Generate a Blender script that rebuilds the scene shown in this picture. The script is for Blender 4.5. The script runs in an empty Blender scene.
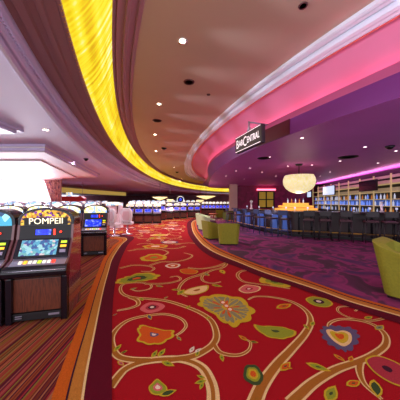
import bpy, bmesh, math, random
import numpy as np
from mathutils import Vector, Matrix
random.seed(7)
S = bpy.context.scene
COL = S.collection
PI = math.pi
F = 220.0      # focal length in pixels of the 400 px frame
HY = 202.0     # row of the horizon
EYE = 1.5

def gp(px, py, z=0.0):
    """measured pixel -> point of the horizontal plane at height z"""
    d = (z - EYE) * F / (HY - py)
    return ((px - 200.0) / F * d, d)

# ------------------------------------------------------------------ materials
def newmat(name):
    m = bpy.data.materials.new(name); m.use_nodes = True
    nt = m.node_tree
    return m, nt, nt.nodes['Principled BSDF']
def lin(c):
    return tuple(((x/255.0)/12.92 if x <= 10 else ((x/255.0+.055)/1.055)**2.4) for x in c) + (1.0,)
def plain(name, rgb, rough=.6, metal=0, emit=None, estr=0, var=0.0, vscale=8, bump=0, spec=None, coat=0):
    m, nt, b = newmat(name)
    b.inputs['Base Color'].default_value = lin(rgb)
    b.inputs['Roughness'].default_value = rough
    b.inputs['Metallic'].default_value = metal
    if spec is not None: b.inputs['Specular IOR Level'].default_value = spec
    if coat: b.inputs['Coat Weight'].default_value = coat
    tc = nt.nodes.new('ShaderNodeTexCoord')
    if var > 0 or bump > 0:
        n = nt.nodes.new('ShaderNodeTexNoise'); n.inputs['Scale'].default_value = vscale
        n.inputs['Detail'].default_value = 4
        nt.links.new(tc.outputs['Object'], n.inputs['Vector'])
        if var > 0:
            r = nt.nodes.new('ShaderNodeValToRGB')
            c = lin(rgb)
            r.color_ramp.elements[0].position = .3; r.color_ramp.elements[1].position = .7
            r.color_ramp.elements[0].color = tuple(x*(1-var) for x in c[:3])+(1,)
            r.color_ramp.elements[1].color = tuple(min(1, x*(1+var)) for x in c[:3])+(1,)
            nt.links.new(n.outputs['Fac'], r.inputs['Fac']); nt.links.new(r.outputs['Color'], b.inputs['Base Color'])
        if bump > 0:
            bp = nt.nodes.new('ShaderNodeBump'); bp.inputs['Strength'].default_value = bump; bp.inputs['Distance'].default_value = .01
            nt.links.new(n.outputs['Fac'], bp.inputs['Height']); nt.links.new(bp.outputs['Normal'], b.inputs['Normal'])
    if emit is not None:
        b.inputs['Emission Color'].default_value = lin(emit)
        b.inputs['Emission Strength'].default_value = estr
    return m
def ramp_mat(name, kind, stops, scale=(1,1,1), tex_scale=5, coord='Object', rough=.6, emit=0, const=False, bump=0, detail=3, loc=(0,0,0), extra=None):
    """procedural colour from a texture through a colour ramp"""
    m, nt, b = newmat(name)
    b.inputs['Roughness'].default_value = rough
    tc = nt.nodes.new('ShaderNodeTexCoord'); mp = nt.nodes.new('ShaderNodeMapping')
    mp.inputs['Scale'].default_value = scale; mp.inputs['Location'].default_value = loc
    nt.links.new(tc.outputs[coord], mp.inputs['Vector'])
    if kind == 'noise':
        t = nt.nodes.new('ShaderNodeTexNoise'); t.inputs['Scale'].default_value = tex_scale; t.inputs['Detail'].default_value = detail
        out = t.outputs['Fac']
        if extra: t.inputs['Distortion'].default_value = extra
    elif kind == 'voronoi':
        t = nt.nodes.new('ShaderNodeTexVoronoi'); t.inputs['Scale'].default_value = tex_scale
        sp = nt.nodes.new('ShaderNodeSeparateColor'); nt.links.new(t.outputs['Color'], sp.inputs['Color']); out = sp.outputs[0]
    elif kind == 'vdist':
        t = nt.nodes.new('ShaderNodeTexVoronoi'); t.inputs['Scale'].default_value = tex_scale; out = t.outputs['Distance']
    elif kind == 'wave':
        t = nt.nodes.new('ShaderNodeTexWave'); t.inputs['Scale'].default_value = tex_scale
        t.inputs['Distortion'].default_value = extra or 0; out = t.outputs['Fac']
    nt.links.new(mp.outputs['Vector'], t.inputs['Vector'])
    r = nt.nodes.new('ShaderNodeValToRGB'); cr = r.color_ramp
    if const: cr.interpolation = 'CONSTANT'
    while len(cr.elements) < len(stops): cr.elements.new(.5)
    for e, (p, c) in zip(cr.elements, stops): e.position = p; e.color = lin(c)
    nt.links.new(out, r.inputs['Fac']); nt.links.new(r.outputs['Color'], b.inputs['Base Color'])
    if emit:
        nt.links.new(r.outputs['Color'], b.inputs['Emission Color']); b.inputs['Emission Strength'].default_value = emit
    if bump:
        bp = nt.nodes.new('ShaderNodeBump'); bp.inputs['Strength'].default_value = bump; bp.inputs['Distance'].default_value = .01
        nt.links.new(out, bp.inputs['Height']); nt.links.new(bp.outputs['Normal'], b.inputs['Normal'])
    return m

def carpet(name, rgb, rough=.95):
    """woven pile: colour broken by fine tufts"""
    return plain(name, rgb, rough, var=.30, vscale=160, bump=.3, spec=.1)

M = {}
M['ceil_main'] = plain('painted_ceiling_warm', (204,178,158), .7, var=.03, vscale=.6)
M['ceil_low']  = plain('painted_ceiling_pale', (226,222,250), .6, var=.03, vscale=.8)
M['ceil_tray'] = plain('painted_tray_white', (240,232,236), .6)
M['ceil_bar']  = plain('bar_ceiling_purple', (196,108,205), .5, var=.05, vscale=1)
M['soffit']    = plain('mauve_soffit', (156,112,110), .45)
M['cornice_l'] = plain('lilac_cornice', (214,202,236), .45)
M['cornice_r'] = plain('white_cornice', (236,236,252), .45)
M['cove_mould']= plain('mauve_cove_moulding', (178,132,140), .45)
M['orange_lip']= plain('salmon_cove_lip', (232,140,118), .5)
M['drum']      = plain('pink_cove_paint', (214,118,158), .6)
M['ledge']     = plain('magenta_ledge', (205,90,150), .6)
M['fascia']    = plain('purple_fascia', (128,48,140), .5)
M['maroon_pan']= plain('maroon_panel', (92,14,46), .4)
M['pink_led']  = plain('pink_led_strip', (255,190,215), .5, emit=(255,170,205), estr=13)
M['gold']      = plain('gold_rope', (206,150,40), .4, var=.25, vscale=60)
M['wall_bar']  = ramp_mat('magenta_tile_wall','voronoi',[(0,(150,20,86)),(.4,(164,26,96)),(.8,(136,18,80))],tex_scale=3.2,scale=(1,1,1),rough=.5)
M['wall_mauve']= plain('mauve_wall', (150,96,110), .7, var=.1, vscale=1)
M['wall_dark'] = plain('dark_bar_wall', (56,16,44), .6)
M['pillar']    = plain('beige_pillar', (222,196,186), .6)
M['white_frame']= plain('white_window_frame', (240,236,240), .4)
M['curtain']   = ramp_mat('patterned_curtain','noise',[(.35,(120,60,70)),(.5,(206,150,140)),(.62,(110,70,100))],tex_scale=9,scale=(1,1,.4),rough=.9)
M['glass']     = plain('window_glass', (255,255,255), .02)
def thin_glass(m):
    nt=m.node_tree; out=nt.nodes['Material Output']; tr=nt.nodes.new('ShaderNodeBsdfTransparent'); gl=nt.nodes.new('ShaderNodeBsdfGlossy'); gl.inputs['Roughness'].default_value=.02
    mx=nt.nodes.new('ShaderNodeMixShader'); mx.inputs[0].default_value=.05; nt.links.new(tr.outputs[0],mx.inputs[1]); nt.links.new(gl.outputs[0],mx.inputs[2]); nt.links.new(mx.outputs[0],out.inputs['Surface'])
thin_glass(M['glass'])
# carpets
M['c_red']   = carpet('carpet_red', (150,16,26))
M['c_maroon']= carpet('carpet_maroon', (84,8,28))
M['c_orange']= carpet('carpet_orange', (178,82,22))
M['c_gold']  = carpet('carpet_gold', (172,108,44))
M['c_vine']  = carpet('carpet_vine_ochre', (150,90,32))
M['c_cream'] = carpet('carpet_cream', (214,176,124))
M['c_green'] = carpet('carpet_leaf_green', (132,136,40))
M['c_dkgreen']=carpet('carpet_dark_green', (58,70,40))
M['c_yellow']= carpet('carpet_yellow', (184,152,38))
M['c_flame'] = carpet('carpet_flame', (190,78,26))
M['c_pink']  = carpet('carpet_pink', (196,90,92))
M['c_rose']  = carpet('carpet_rose', (156,46,58))
M['c_grey']  = carpet('carpet_sage', (126,120,92))
M['c_blue']  = carpet('carpet_blue', (88,74,104))
M['c_dark']  = carpet('carpet_dark', (58,24,40))
M['c_white'] = carpet('carpet_white', (214,190,170))
M['c_bar']   = ramp_mat('bar_carpet','noise',[(.36,(58,12,44)),(.46,(78,14,62)),(.5,(132,24,92)),(.57,(104,18,80)),(.66,(60,18,74))],scale=(1,.8,1),tex_scale=1.5,rough=.95,detail=2.5,extra=1.2)
def stripes():
    m, nt, b = newmat('striped_carpet'); b.inputs['Roughness'].default_value=.95; b.inputs['Specular IOR Level'].default_value=.1
    tc = nt.nodes.new('ShaderNodeTexCoord'); sx = nt.nodes.new('ShaderNodeSeparateXYZ')
    nt.links.new(tc.outputs['Object'], sx.inputs['Vector'])
    def math_(op, a, bv):
        n = nt.nodes.new('ShaderNodeMath'); n.operation = op
        for i, v in enumerate((a, bv)):
            if v is None: continue
            if isinstance(v,(int,float)): n.inputs[i].default_value = v
            else: nt.links.new(v, n.inputs[i])
        return n.outputs[0]
    skew = math_('MULTIPLY', sx.outputs['Y'], .05)
    x = math_('ADD', sx.outputs['X'], skew)
    c = math_('FLOOR', math_('MULTIPLY', x, 78), None)
    wn = nt.nodes.new('ShaderNodeTexWhiteNoise'); wn.noise_dimensions='1D'; nt.links.new(c, wn.inputs['W'])
    r = nt.nodes.new('ShaderNodeValToRGB'); cr=r.color_ramp; cr.interpolation='CONSTANT'
    st=[(0,(134,60,32)),(.2,(102,40,28)),(.34,(146,88,58)),(.46,(84,18,32)),(.6,(136,70,60)),(.72,(140,40,44)),(.82,(120,96,40)),(.9,(72,22,36))]
    while len(cr.elements)<len(st): cr.elements.new(.5)
    for e,(p,cc) in zip(cr.elements,st): e.position=p; e.color=lin(cc)
    nt.links.new(wn.outputs['Value'], r.inputs['Fac']); nt.links.new(r.outputs['Color'], b.inputs['Base Color'])
    return m
M['c_stripe'] = stripes()
def yellow_fabric():
    m, nt, b = newmat('yellow_backlit_fabric'); b.inputs['Roughness'].default_value=.7
    uv = nt.nodes.new('ShaderNodeTexCoord')
    outs=[]
    for sc, rot in (((4.0,.12,1),.0),((.10,1.2,1),.0)):
        mp = nt.nodes.new('ShaderNodeMapping'); mp.inputs['Scale'].default_value=sc; mp.inputs['Rotation'].default_value=(0,0,rot)
        nt.links.new(uv.outputs['UV'], mp.inputs['Vector'])
        n = nt.nodes.new('ShaderNodeTexNoise'); n.inputs['Scale'].default_value=3.0; n.inputs['Detail'].default_value=1
        nt.links.new(mp.outputs['Vector'], n.inputs['Vector']); outs.append(n.outputs['Fac'])
    mx = nt.nodes.new('ShaderNodeMath'); mx.operation='ADD'; nt.links.new(outs[0],mx.inputs[0]); nt.links.new(outs[1],mx.inputs[1])
    h = nt.nodes.new('ShaderNodeMath'); h.operation='MULTIPLY'; h.inputs[1].default_value=.5; nt.links.new(mx.outputs[0],h.inputs[0])
    r = nt.nodes.new('ShaderNodeValToRGB'); cr=r.color_ramp
    st=[(.36,(204,164,6)),(.46,(236,212,24)),(.56,(248,232,56)),(.68,(255,252,190))]
    while len(cr.elements)<len(st): cr.elements.new(.5)
    for e,(p,cc) in zip(cr.elements,st): e.position=p; e.color=lin(cc)
    nt.links.new(h.outputs[0], r.inputs['Fac']); b.inputs['Base Color'].default_value=lin((150,125,20))
    nt.links.new(r.outputs['Color'], b.inputs['Emission Color']); b.inputs['Emission Strength'].default_value=1.02
    return m
M['yellow'] = yellow_fabric()
# furniture
M['black_gloss']= plain('black_gloss_plastic', (22,18,26), .18)
M['black_mat']  = plain('black_satin', (20,14,18), .5)
M['mahogany']   = ramp_mat('mahogany_laminate','noise',[(.35,(66,28,20)),(.5,(112,54,34)),(.65,(84,38,26))],tex_scale=5,scale=(16,16,1),rough=.35)
M['side_gloss'] = plain('red_brown_gloss', (112,66,70), .12, coat=.5)
M['chrome']     = plain('chrome', (220,214,226), .18, metal=1)
M['silver']     = plain('silver_plastic', (176,166,186), .3, metal=.6)
M['blue_scr']   = ramp_mat('blue_screen','noise',[(.3,(12,24,200)),(.55,(30,60,250)),(.7,(140,160,255))],tex_scale=14,emit=1.1,rough=.2)
M['game_scr']   = ramp_mat('reel_screen','voronoi',[(0,(90,160,184)),(.3,(150,200,204)),(.45,(60,100,150)),(.6,(110,170,170)),(.75,(206,190,190)),(.9,(80,84,140))],tex_scale=30,emit=.5,rough=.2,const=True)
M['pomp_glass'] = ramp_mat('gold_game_artwork','voronoi',[(0,(214,160,24)),(.3,(90,50,16)),(.5,(236,200,60)),(.68,(120,40,150)),(.78,(180,110,20)),(.9,(40,16,20))],tex_scale=34,emit=.6,rough=.15,const=True)
M['teal_glass'] = ramp_mat('blue_game_artwork','voronoi',[(0,(60,160,190)),(.35,(150,220,230)),(.55,(30,70,110)),(.8,(210,240,240))],tex_scale=14,emit=.8,rough=.15,const=True)
M['pale_glass'] = ramp_mat('pale_game_artwork','voronoi',[(0,(250,240,170)),(.35,(250,250,255)),(.6,(150,190,240)),(.8,(255,230,120))],tex_scale=16,emit=.8,rough=.15,const=True)
M['white_glass']= ramp_mat('white_game_artwork','voronoi',[(0,(255,250,240)),(.4,(150,200,240)),(.65,(255,236,180)),(.85,(110,140,220))],tex_scale=12,emit=.9,rough=.15,const=True)
M['text_cream'] = plain('cream_lettering', (255,244,214), .4, emit=(255,240,200), estr=1.1)
M['red_lamp']   = plain('red_indicator', (230,40,30), .3, emit=(255,60,40), estr=2.0)
M['amber_lamp'] = plain('amber_button', (250,190,60), .3, emit=(255,180,40), estr=1.1)
M['white_btn']  = plain('white_button', (230,230,220), .3, emit=(255,250,230), estr=.5)
M['green_lamp'] = plain('lime_button', (190,220,60), .3, emit=(190,230,50), estr=.9)
M['white_lamp'] = plain('lamp_lens', (255,244,225), .4, emit=(255,236,205), estr=12)
M['small_lamp'] = plain('small_lamp_lens', (255,230,235), .4, emit=(255,225,230), estr=6)
M['cream_lamp'] = plain('cream_pendant_glass', (255,238,190), .5, emit=(255,224,150), estr=1.2)
M['green_uph']  = plain('olive_upholstery', (138,134,30), .75, var=.12, vscale=30, bump=.15)
M['pale_uph']   = plain('pale_green_upholstery', (196,218,170), .75, var=.1, vscale=30)
M['dkgrn_uph']  = plain('dark_green_upholstery', (96,108,40), .75, var=.1, vscale=30)
M['purple_uph'] = plain('purple_cushion', (92,44,70), .8)
M['table_or']   = plain('orange_lacquer', (226,112,70), .3)
M['stool_wood'] = plain('dark_stool_wood', (34,20,28), .4)
M['stool_blue'] = plain('blue_grey_metal', (60,70,110), .35, metal=.5)
M['stool_seat'] = plain('stool_seat_vinyl', (70,34,44), .5)
M['white_vinyl']= plain('white_vinyl', (244,232,240), .35)
M['pink_vinyl'] = plain('pink_vinyl', (236,200,210), .4)
M['counter_top']= plain('bar_stone_top', (70,52,60), .15)
M['counter_frt']= plain('dark_bar_panel', (40,12,18), .4, var=.2, vscale=5)
M['blue_glow']  = plain('blue_lit_panel', (40,50,100), .4, emit=(90,140,255), estr=.24)
M['gold_glow']  = plain('amber_lit_onyx', (240,180,80), .4, emit=(255,180,70), estr=.75)
M['cream_post'] = plain('cream_lit_post', (190,170,130), .4, emit=(255,225,160), estr=.28)
M['cream_panel']= plain('cream_panel', (180,164,150), .5, emit=(255,228,200), estr=.10)
M['black_panel']= plain('black_backbar_panel', (22,18,24), .35)
M['bottle_blue']= plain('blue_lit_bottle_glass', (130,160,240), .1, emit=(100,140,255), estr=.7)
M['bottle_clear']= plain('clear_bottle_glass', (220,225,245), .1, emit=(200,215,255), estr=.45)
M['bottle_amber']= plain('amber_bottle_glass', (190,120,50), .1, emit=(220,140,60), estr=.3)
M['tv_light']   = plain('lit_television_screen', (200,220,255), .3, emit=(205,222,255), estr=1.0)
M['tv_dark']    = plain('dark_television_screen', (52,50,66), .2)
M['chand']      = ramp_mat('chandelier_crystal','vdist',[(0,(255,252,228)),(.3,(248,236,190)),(.6,(206,188,130))],tex_scale=26,emit=.95,rough=.3)
M['olive_glow'] = plain('olive_art_panel', (176,150,50), .5, emit=(200,165,50), estr=.25)
M['pink_glow']  = plain('pink_light_bar', (255,140,160), .5, emit=(255,110,140), estr=3.0)
M['sign_body']  = plain('dark_sign_box', (44,26,40), .4)
M['sign_text']  = plain('white_sign_lettering', (250,240,250), .4, emit=(255,240,250), estr=.7)
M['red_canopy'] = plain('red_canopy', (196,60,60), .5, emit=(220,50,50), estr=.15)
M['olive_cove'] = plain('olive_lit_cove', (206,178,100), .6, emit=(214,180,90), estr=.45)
M['navy']       = plain('navy_face', (22,26,90), .3)
M['ring_dark']  = plain('dark_speaker', (96,58,62), .6)

# ------------------------------------------------------------------ mesh builder
class MB:
    def __init__(s): s.v=[]; s.f=[]; s.m=[]; s.uv={}; s.sm=[]
    def add(s, vs, fs, mi=0, smooth=False):
        o=len(s.v); s.v += [tuple(map(float,v)) for v in vs]
        for f in fs: s.f.append(tuple(o+i for i in f)); s.m.append(mi); s.sm.append(smooth)
        return s
    def box(s, x0,x1,y0,y1,z0,z1, mi=0):
        vs=[(x0,y0,z0),(x1,y0,z0),(x1,y1,z0),(x0,y1,z0),(x0,y0,z1),(x1,y0,z1),(x1,y1,z1),(x0,y1,z1)]
        return s.add(vs,[(3,2,1,0),(4,5,6,7),(0,1,5,4),(1,2,6,5),(2,3,7,6),(3,0,4,7)],mi)
    def prism_x(s, prof, x0, x1, mi=0, smooth=False):   # prof (y,z)
        n=len(prof); vs=[(x0,a,b) for a,b in prof]+[(x1,a,b) for a,b in prof]
        s.add(vs,[(i,(i+1)%n,n+(i+1)%n,n+i) for i in range(n)],mi,smooth)
        return s.add(vs,[tuple(range(n))[::-1],tuple(range(n,2*n))],mi)
    def prism_y(s, prof, y0, y1, mi=0):   # prof (x,z)
        n=len(prof); vs=[(a,y0,b) for a,b in prof]+[(a,y1,b) for a,b in prof]
        s.add(vs,[(i,(i+1)%n,n+(i+1)%n,n+i) for i in range(n)],mi)
        return s.add(vs,[tuple(range(n)),tuple(range(n,2*n))[::-1]],mi)
    def prism_z(s, prof, z0, z1, mi=0):
        n=len(prof); vs=[(a,b,z0) for a,b in prof]+[(a,b,z1) for a,b in prof]
        s.add(vs,[(i,(i+1)%n,n+(i+1)%n,n+i) for i in range(n)],mi)
        return s.add(vs,[tuple(range(n))[::-1],tuple(range(n,2*n))],mi)
    def lathe(s, prof, seg=20, mi=0, c=(0,0), smooth=True):   # prof (r,z)
        vs=[]; n=len(prof)
        for k in range(seg):
            a=2*PI*k/seg
            for r,z in prof: vs.append((c[0]+r*math.cos(a), c[1]+r*math.sin(a), z))
        fs=[(k*n+i, ((k+1)%seg)*n+i, ((k+1)%seg)*n+i+1, k*n+i+1) for k in range(seg) for i in range(n-1)]
        s.add(vs,fs,mi,smooth)
        if prof[0][0]>1e-4: s.add([vs[k*n] for k in range(seg)],[tuple(range(seg))],mi)
        if prof[-1][0]>1e-4: s.add([vs[k*n+n-1] for k in range(seg)],[tuple(range(seg))],mi)
        return s
    def tube(s, pts, r, seg=8, mi=0, closed=False):
        P=[Vector(p) for p in pts]; n=len(P); vs=[]
        rr = r if hasattr(r,'__len__') else [r]*n
        for i,p in enumerate(P):
            t=(P[(i+1)%n]-P[i-1]) if closed else (P[min(i+1,n-1)]-P[max(i-1,0)])
            t.normalize(); up=Vector((0,0,1)) if abs(t.z)<.9 else Vector((1,0,0))
            a=t.cross(up).normalized(); b=t.cross(a).normalized()
            for k in range(seg):
                q=2*PI*k/seg; vs.append(p+a*math.cos(q)*rr[i]+b*math.sin(q)*rr[i])
        m=n if closed else n-1
        fs=[(i*seg+k, i*seg+(k+1)%seg, ((i+1)%n)*seg+(k+1)%seg, ((i+1)%n)*seg+k) for i in range(m) for k in range(seg)]
        if not closed: fs += [tuple(range(seg))[::-1], tuple(range((n-1)*seg, n*seg))]
        return s.add(vs,fs,mi,True)
    def quad(s, a,b,c,d, mi=0): return s.add([a,b,c,d],[(0,1,2,3)],mi)
    def build(s, name, mats, parent=None, bevel=0, bseg=2, sub=0, smooth=None):
        me=bpy.data.meshes.new(name); me.from_pydata(s.v,[],s.f)
        for m in (mats if isinstance(mats,(list,tuple)) else [mats]): me.materials.append(m)
        for p,mi,sm in zip(me.polygons,s.m,s.sm): p.material_index=mi; p.use_smooth = sm if smooth is None else smooth
        bm=bmesh.new(); bm.from_mesh(me); bmesh.ops.recalc_face_normals(bm,faces=bm.faces)
        if bevel:
            bmesh.ops.remove_doubles(bm,verts=bm.verts,dist=1e-5)
            eds=[e for e in bm.edges if len(e.link_faces)==2 and e.calc_face_angle(0)>.5]
            bmesh.ops.bevel(bm,geom=eds,offset=bevel,segments=bseg,profile=.6,affect='EDGES',clamp_overlap=True)
        bm.to_mesh(me); bm.free(); me.update()
        o=bpy.data.objects.new(name,me); COL.objects.link(o)
        if parent: o.parent=parent
        return o

def tag(o,label=None,cat=None,group=None,kind=None):
    if label: o['label']=label
    if cat: o['category']=cat
    if group: o['group']=group
    if kind: o['kind']=kind
    return o
def thing(name,label,cat,loc=(0,0,0),rz=0,group=None):
    o=bpy.data.objects.new(name,None); COL.objects.link(o); o.empty_display_size=.1
    o.location=loc; o.rotation_euler=(0,0,rz); return tag(o,label,cat,group)
def dup(root,loc,rz=None,label=None,group=None,scale=None):
    def rec(o,par):
        c=o.copy(); COL.objects.link(c)
        if par: c.parent=par
        for ch in list(o.children): rec(ch,c)
        return c
    r=rec(root,None); r.location=loc
    if rz is not None: r.rotation_euler=(0,0,rz)
    if label: r['label']=label
    if group: r['group']=group
    if scale: r.scale=scale
    return r
def struct(o,label): return tag(o,label,None,None,'structure')

# ------------------------------------------------------------------ plan curves measured from the photograph
def fit(pts, z, deg=3):
    P=np.array([gp(a,b,z) for a,b in pts]); X,D=P[:,0],P[:,1]
    c=np.polyfit(D,X,deg,w=1/np.sqrt(D)); dmin,dmax=D.min(),D.max()
    der=np.polyder(c)
    def fn(d):
        if d<dmin: return float(np.polyval(c,dmin)+np.polyval(der,dmin)*(d-dmin))
        if d>dmax: return float(np.polyval(c,dmax)+np.polyval(der,dmax)*(d-dmax))
        return float(np.polyval(c,d))
    fn.dmax=dmax; fn.dmin=dmin
    return fn
ZM=4.6; ZB=4.3; ZC=3.6; ZF=3.5; ZE=3.2; ZH=4.4; ZJ=3.7; ZK=3.55; ZL=3.15
cA=fit([(143,0),(138,50),(134,80),(133,110),(136,138),(142,151),(150,162),(160,169.5),(173,177.2),(187,181.5),(200,184.3),(222,186.8)],ZM,4)
cB=fit([(112,0),(112.5,50),(114,80),(118,112),(124,130),(134,149),(145,163),(155,170),(165,175.5),(175,179.5),(187,183),(200,185.6),(222,188)],ZB,4)
cC=fit([(62,0),(68,25),(75.5,50),(83,77),(89,98),(98,117),(110,137),(120,151),(130,162),(140,170),(150,176),(162,181.5),(175,185.5),(187,188),(200,189.9),(222,191.8)],ZC,4)
cF=fit([(5,0),(27,42),(57,97),(75,116),(105,147),(120,160),(132,168.5),(150,178.5),(165,184),(185,189),(200,191)],ZF,4)
cE=fit([(0,45),(11,60),(37,100),(62,130),(85,152),(100,163),(125,178),(144,185),(165,189.5),(185,191.8),(200,192.8)],ZE,4)
cG=fit([(378,0),(300,50),(260,79),(237,101),(219,118),(210,126),(196,141),(187,154),(184,163),(186,172),(193,178.5)],ZM,4)
cH=fit([(400,13),(300,71),(270,90),(240,112),(215,131),(200,145),(193,156),(191,163),(194,171),(202,177.5)],ZH,4)
cJ=fit([(400,61),(340,89),(300,108),(262,127),(237,141),(222,150),(214,157),(209,164),(207,171),(207,177)],ZJ,4)
cK=fit([(400,71),(340,98),(300,115),(262,131),(237,144),(222,153),(214,160),(209,167),(207.5,174),(207.5,179)],ZK,4)
cL=fit([(400,97),(340,118),(289,135),(250,150),(235,158),(220,168),(212,176),(209,182),(208.5,186)],ZL,4)
N=120
def arr(fn,z,d0,d1,n=N,p=1.8):
    out=[]
    for i in range(n):
        t=(i/(n-1))**p; d=d0+(d1-d0)*t; out.append((fn(d),d,z))
    return np.array(out)
def mix(P,Q,s,dz=0): 
    R=P*(1-s)+Q*s; R[:,2]+=dz; return R
def loft(name, rows, mats, mis=None, label='', smooth=True):
    n=len(rows[0]); vs=[tuple(p) for r in rows for p in r]; fs=[]; mi=[]; uv=[]
    acc=[0]
    for i in range(1,n): acc.append(acc[-1]+float(np.linalg.norm(rows[0][i]-rows[0][i-1])))
    for k in range(len(rows)-1):
        for i in range(n-1):
            fs.append((k*n+i,k*n+i+1,(k+1)*n+i+1,(k+1)*n+i)); mi.append(mis[k] if mis else 0)
            v0=k/(len(rows)-1); v1=(k+1)/(len(rows)-1)
            uv += [(acc[i],v0),(acc[i+1],v0),(acc[i+1],v1),(acc[i],v1)]
    me=bpy.data.meshes.new(name); me.from_pydata(vs,[],fs)
    for m in mats: me.materials.append(m)
    for p,q in zip(me.polygons,mi): p.material_index=q; p.use_smooth=smooth
    l=me.uv_layers.new(name='UVMap')
    for i,u in enumerate(uv): l.data[i].uv=u
    me.update()
    o=bpy.data.objects.new(name,me); COL.objects.link(o)
    return struct(o,label)

# ------------------------------------------------------------------ ceilings and trims
FAR=58.0
b=MB(); b.box(-9,9,-1.5,FAR,ZM,ZM+.1); struct(b.build('ceiling',M['ceil_main']),'high warm beige ceiling above the curving carpeted aisle')
D0=-.5
def run_on(P):      # beyond the pillar the band runs on to the right
    x,d,z=P[-1]; vx,vd=P[-1][0]-P[-3][0],P[-1][1]-P[-3][1]; a=math.atan2(vx,vd); out=[]
    for k in range(8):
        a=min(a+.10,1.15); x+=1.5*math.sin(a); d+=1.5*math.cos(a); out.append((x,d,z))
    return np.vstack([P,out])
A=run_on(arr(cA,ZM,D0,42)); B=run_on(arr(cB,ZB,D0,42)); C=run_on(arr(cC,ZC,D0,42)); Fm=run_on(arr(cF,ZF,D0,42)); E=run_on(arr(cE,ZE,D0,42))
# stepped mouldings between glowing fabric and high ceiling
steps=[(0,0),(.12,.06),(.15,.02),(.4,.03),(.44,-.03),(.55,-.03),(.58,.0),(.8,.02),(.84,-.03),(.96,-.02),(1,0)]
rows=[mix(B,A,s,dz) for s,dz in steps]
loft('trim_1',rows,[M['cove_mould']],label='mauve stepped moulding between the yellow glowing band and the high ceiling',smooth=False)
bulge=[]
for k in range(9):
    s=k/8; bulge.append(mix(C,B,s,-.10*math.sin(PI*s)))
loft('trim_2',bulge,[M['yellow']],label='glowing yellow pleated fabric band sweeping around the ceiling cove')
# rope
pts=[];rr=[]
for i in range(1100):
    t=(i/1099)**1.7; d=0+36*t; pts.append((cC(d)-.02,d,ZC-.03)); rr.append(.022+.007*math.sin(i*1.57))
b=MB(); b.tube(pts,rr,6); struct(b.build('trim_3',M['gold']),'gold rope moulding edging the yellow fabric band')
# soffit + dentil cornice
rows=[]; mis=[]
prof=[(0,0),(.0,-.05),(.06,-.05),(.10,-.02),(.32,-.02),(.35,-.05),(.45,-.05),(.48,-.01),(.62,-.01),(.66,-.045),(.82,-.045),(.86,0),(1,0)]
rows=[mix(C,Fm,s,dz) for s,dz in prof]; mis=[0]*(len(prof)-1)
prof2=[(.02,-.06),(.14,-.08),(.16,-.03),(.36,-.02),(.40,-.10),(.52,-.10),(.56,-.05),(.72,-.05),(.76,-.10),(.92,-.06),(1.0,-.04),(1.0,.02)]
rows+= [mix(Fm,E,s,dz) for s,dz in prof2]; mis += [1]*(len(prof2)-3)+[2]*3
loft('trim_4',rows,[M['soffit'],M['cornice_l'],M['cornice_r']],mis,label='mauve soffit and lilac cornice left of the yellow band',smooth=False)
b=MB(); d=.8
while d<22:
    x=cF(d)*.74+cE(d)*.26; x2=cF(d+.01)*.74+cE(d+.01)*.26
    w=(cF(d)-cE(d))*.20; z=ZF*.74+ZE*.26-.04
    st=.055 if d<6 else .08
    b.box(x-w/2,x+w/2,d-st*.28,d+st*.28,z-.045,z+.02); d+=st
struct(b.build('trim_5',M['cornice_l']),'row of small dentil blocks along the lilac cornice')
# low ceiling to the left
lw=lambda d: -20.0 if d<14.1 else -9.0-(d-14.1)*.66
b=MB(); n=len(E)
for i in range(n-1):
    b.quad((E[i][0]-.0,E[i][1],ZE),(E[i+1][0],E[i+1][1],ZE),(lw(E[i+1][1]),E[i+1][1],ZE),(lw(E[i][1]),E[i][1],ZE))
b.quad((E[-1][0],E[-1][1],ZE),(30,60,ZE),(lw(60),60,ZE),(lw(E[-1][1]),E[-1][1],ZE))
struct(b.build('ceiling',M['ceil_low']),'low pale lilac ceiling over the slot machines')
# dropped tray with stepped edge
c0=gp(45,144,ZE); c1=gp(100,174,ZE)
def tray(off,z0,z1,mb,mi):
    P=[(-20,c0[1]+off),(c0[0]-off*.8,c0[1]+off),(c1[0]-off*1.0,c1[1]),(-9.0,13.98),(-20,13.98)]
    mb.prism_z(P,z0,z1,mi)
b=MB(); 
for off,z0,z1,mi in ((0,ZE-.06,ZE,1),(.06,ZE-.10,ZE-.06,0),(.10,ZE-.17,ZE-.10,1),(.2,ZE-.20,ZE-.17,0),(1.4,ZE-.25,ZE-.20,0)): tray(off,z0,z1,b,mi)
struct(b.build('ceiling',[M['ceil_tray'],M['cornice_l']]),'dropped white ceiling tray with stepped lilac mouldings at left')
b=MB(); t0=gp(24,130,ZE)
b.box(-9,t0[0],t0[1]-.62,t0[1],ZE-.06,ZE); b.box(-9,t0[0]-.10,t0[1]-.55,t0[1]-.08,ZE-.12,ZE-.06)
for k in range(26): b.box(t0[0]-.2-k*.1,t0[0]-.15-k*.1,t0[1]-.60,t0[1]-.55,ZE-.10,ZE-.06)
struct(b.build('trim_6',M['cornice_l']),'dentilled beam moulding on the low ceiling at far left')
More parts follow.
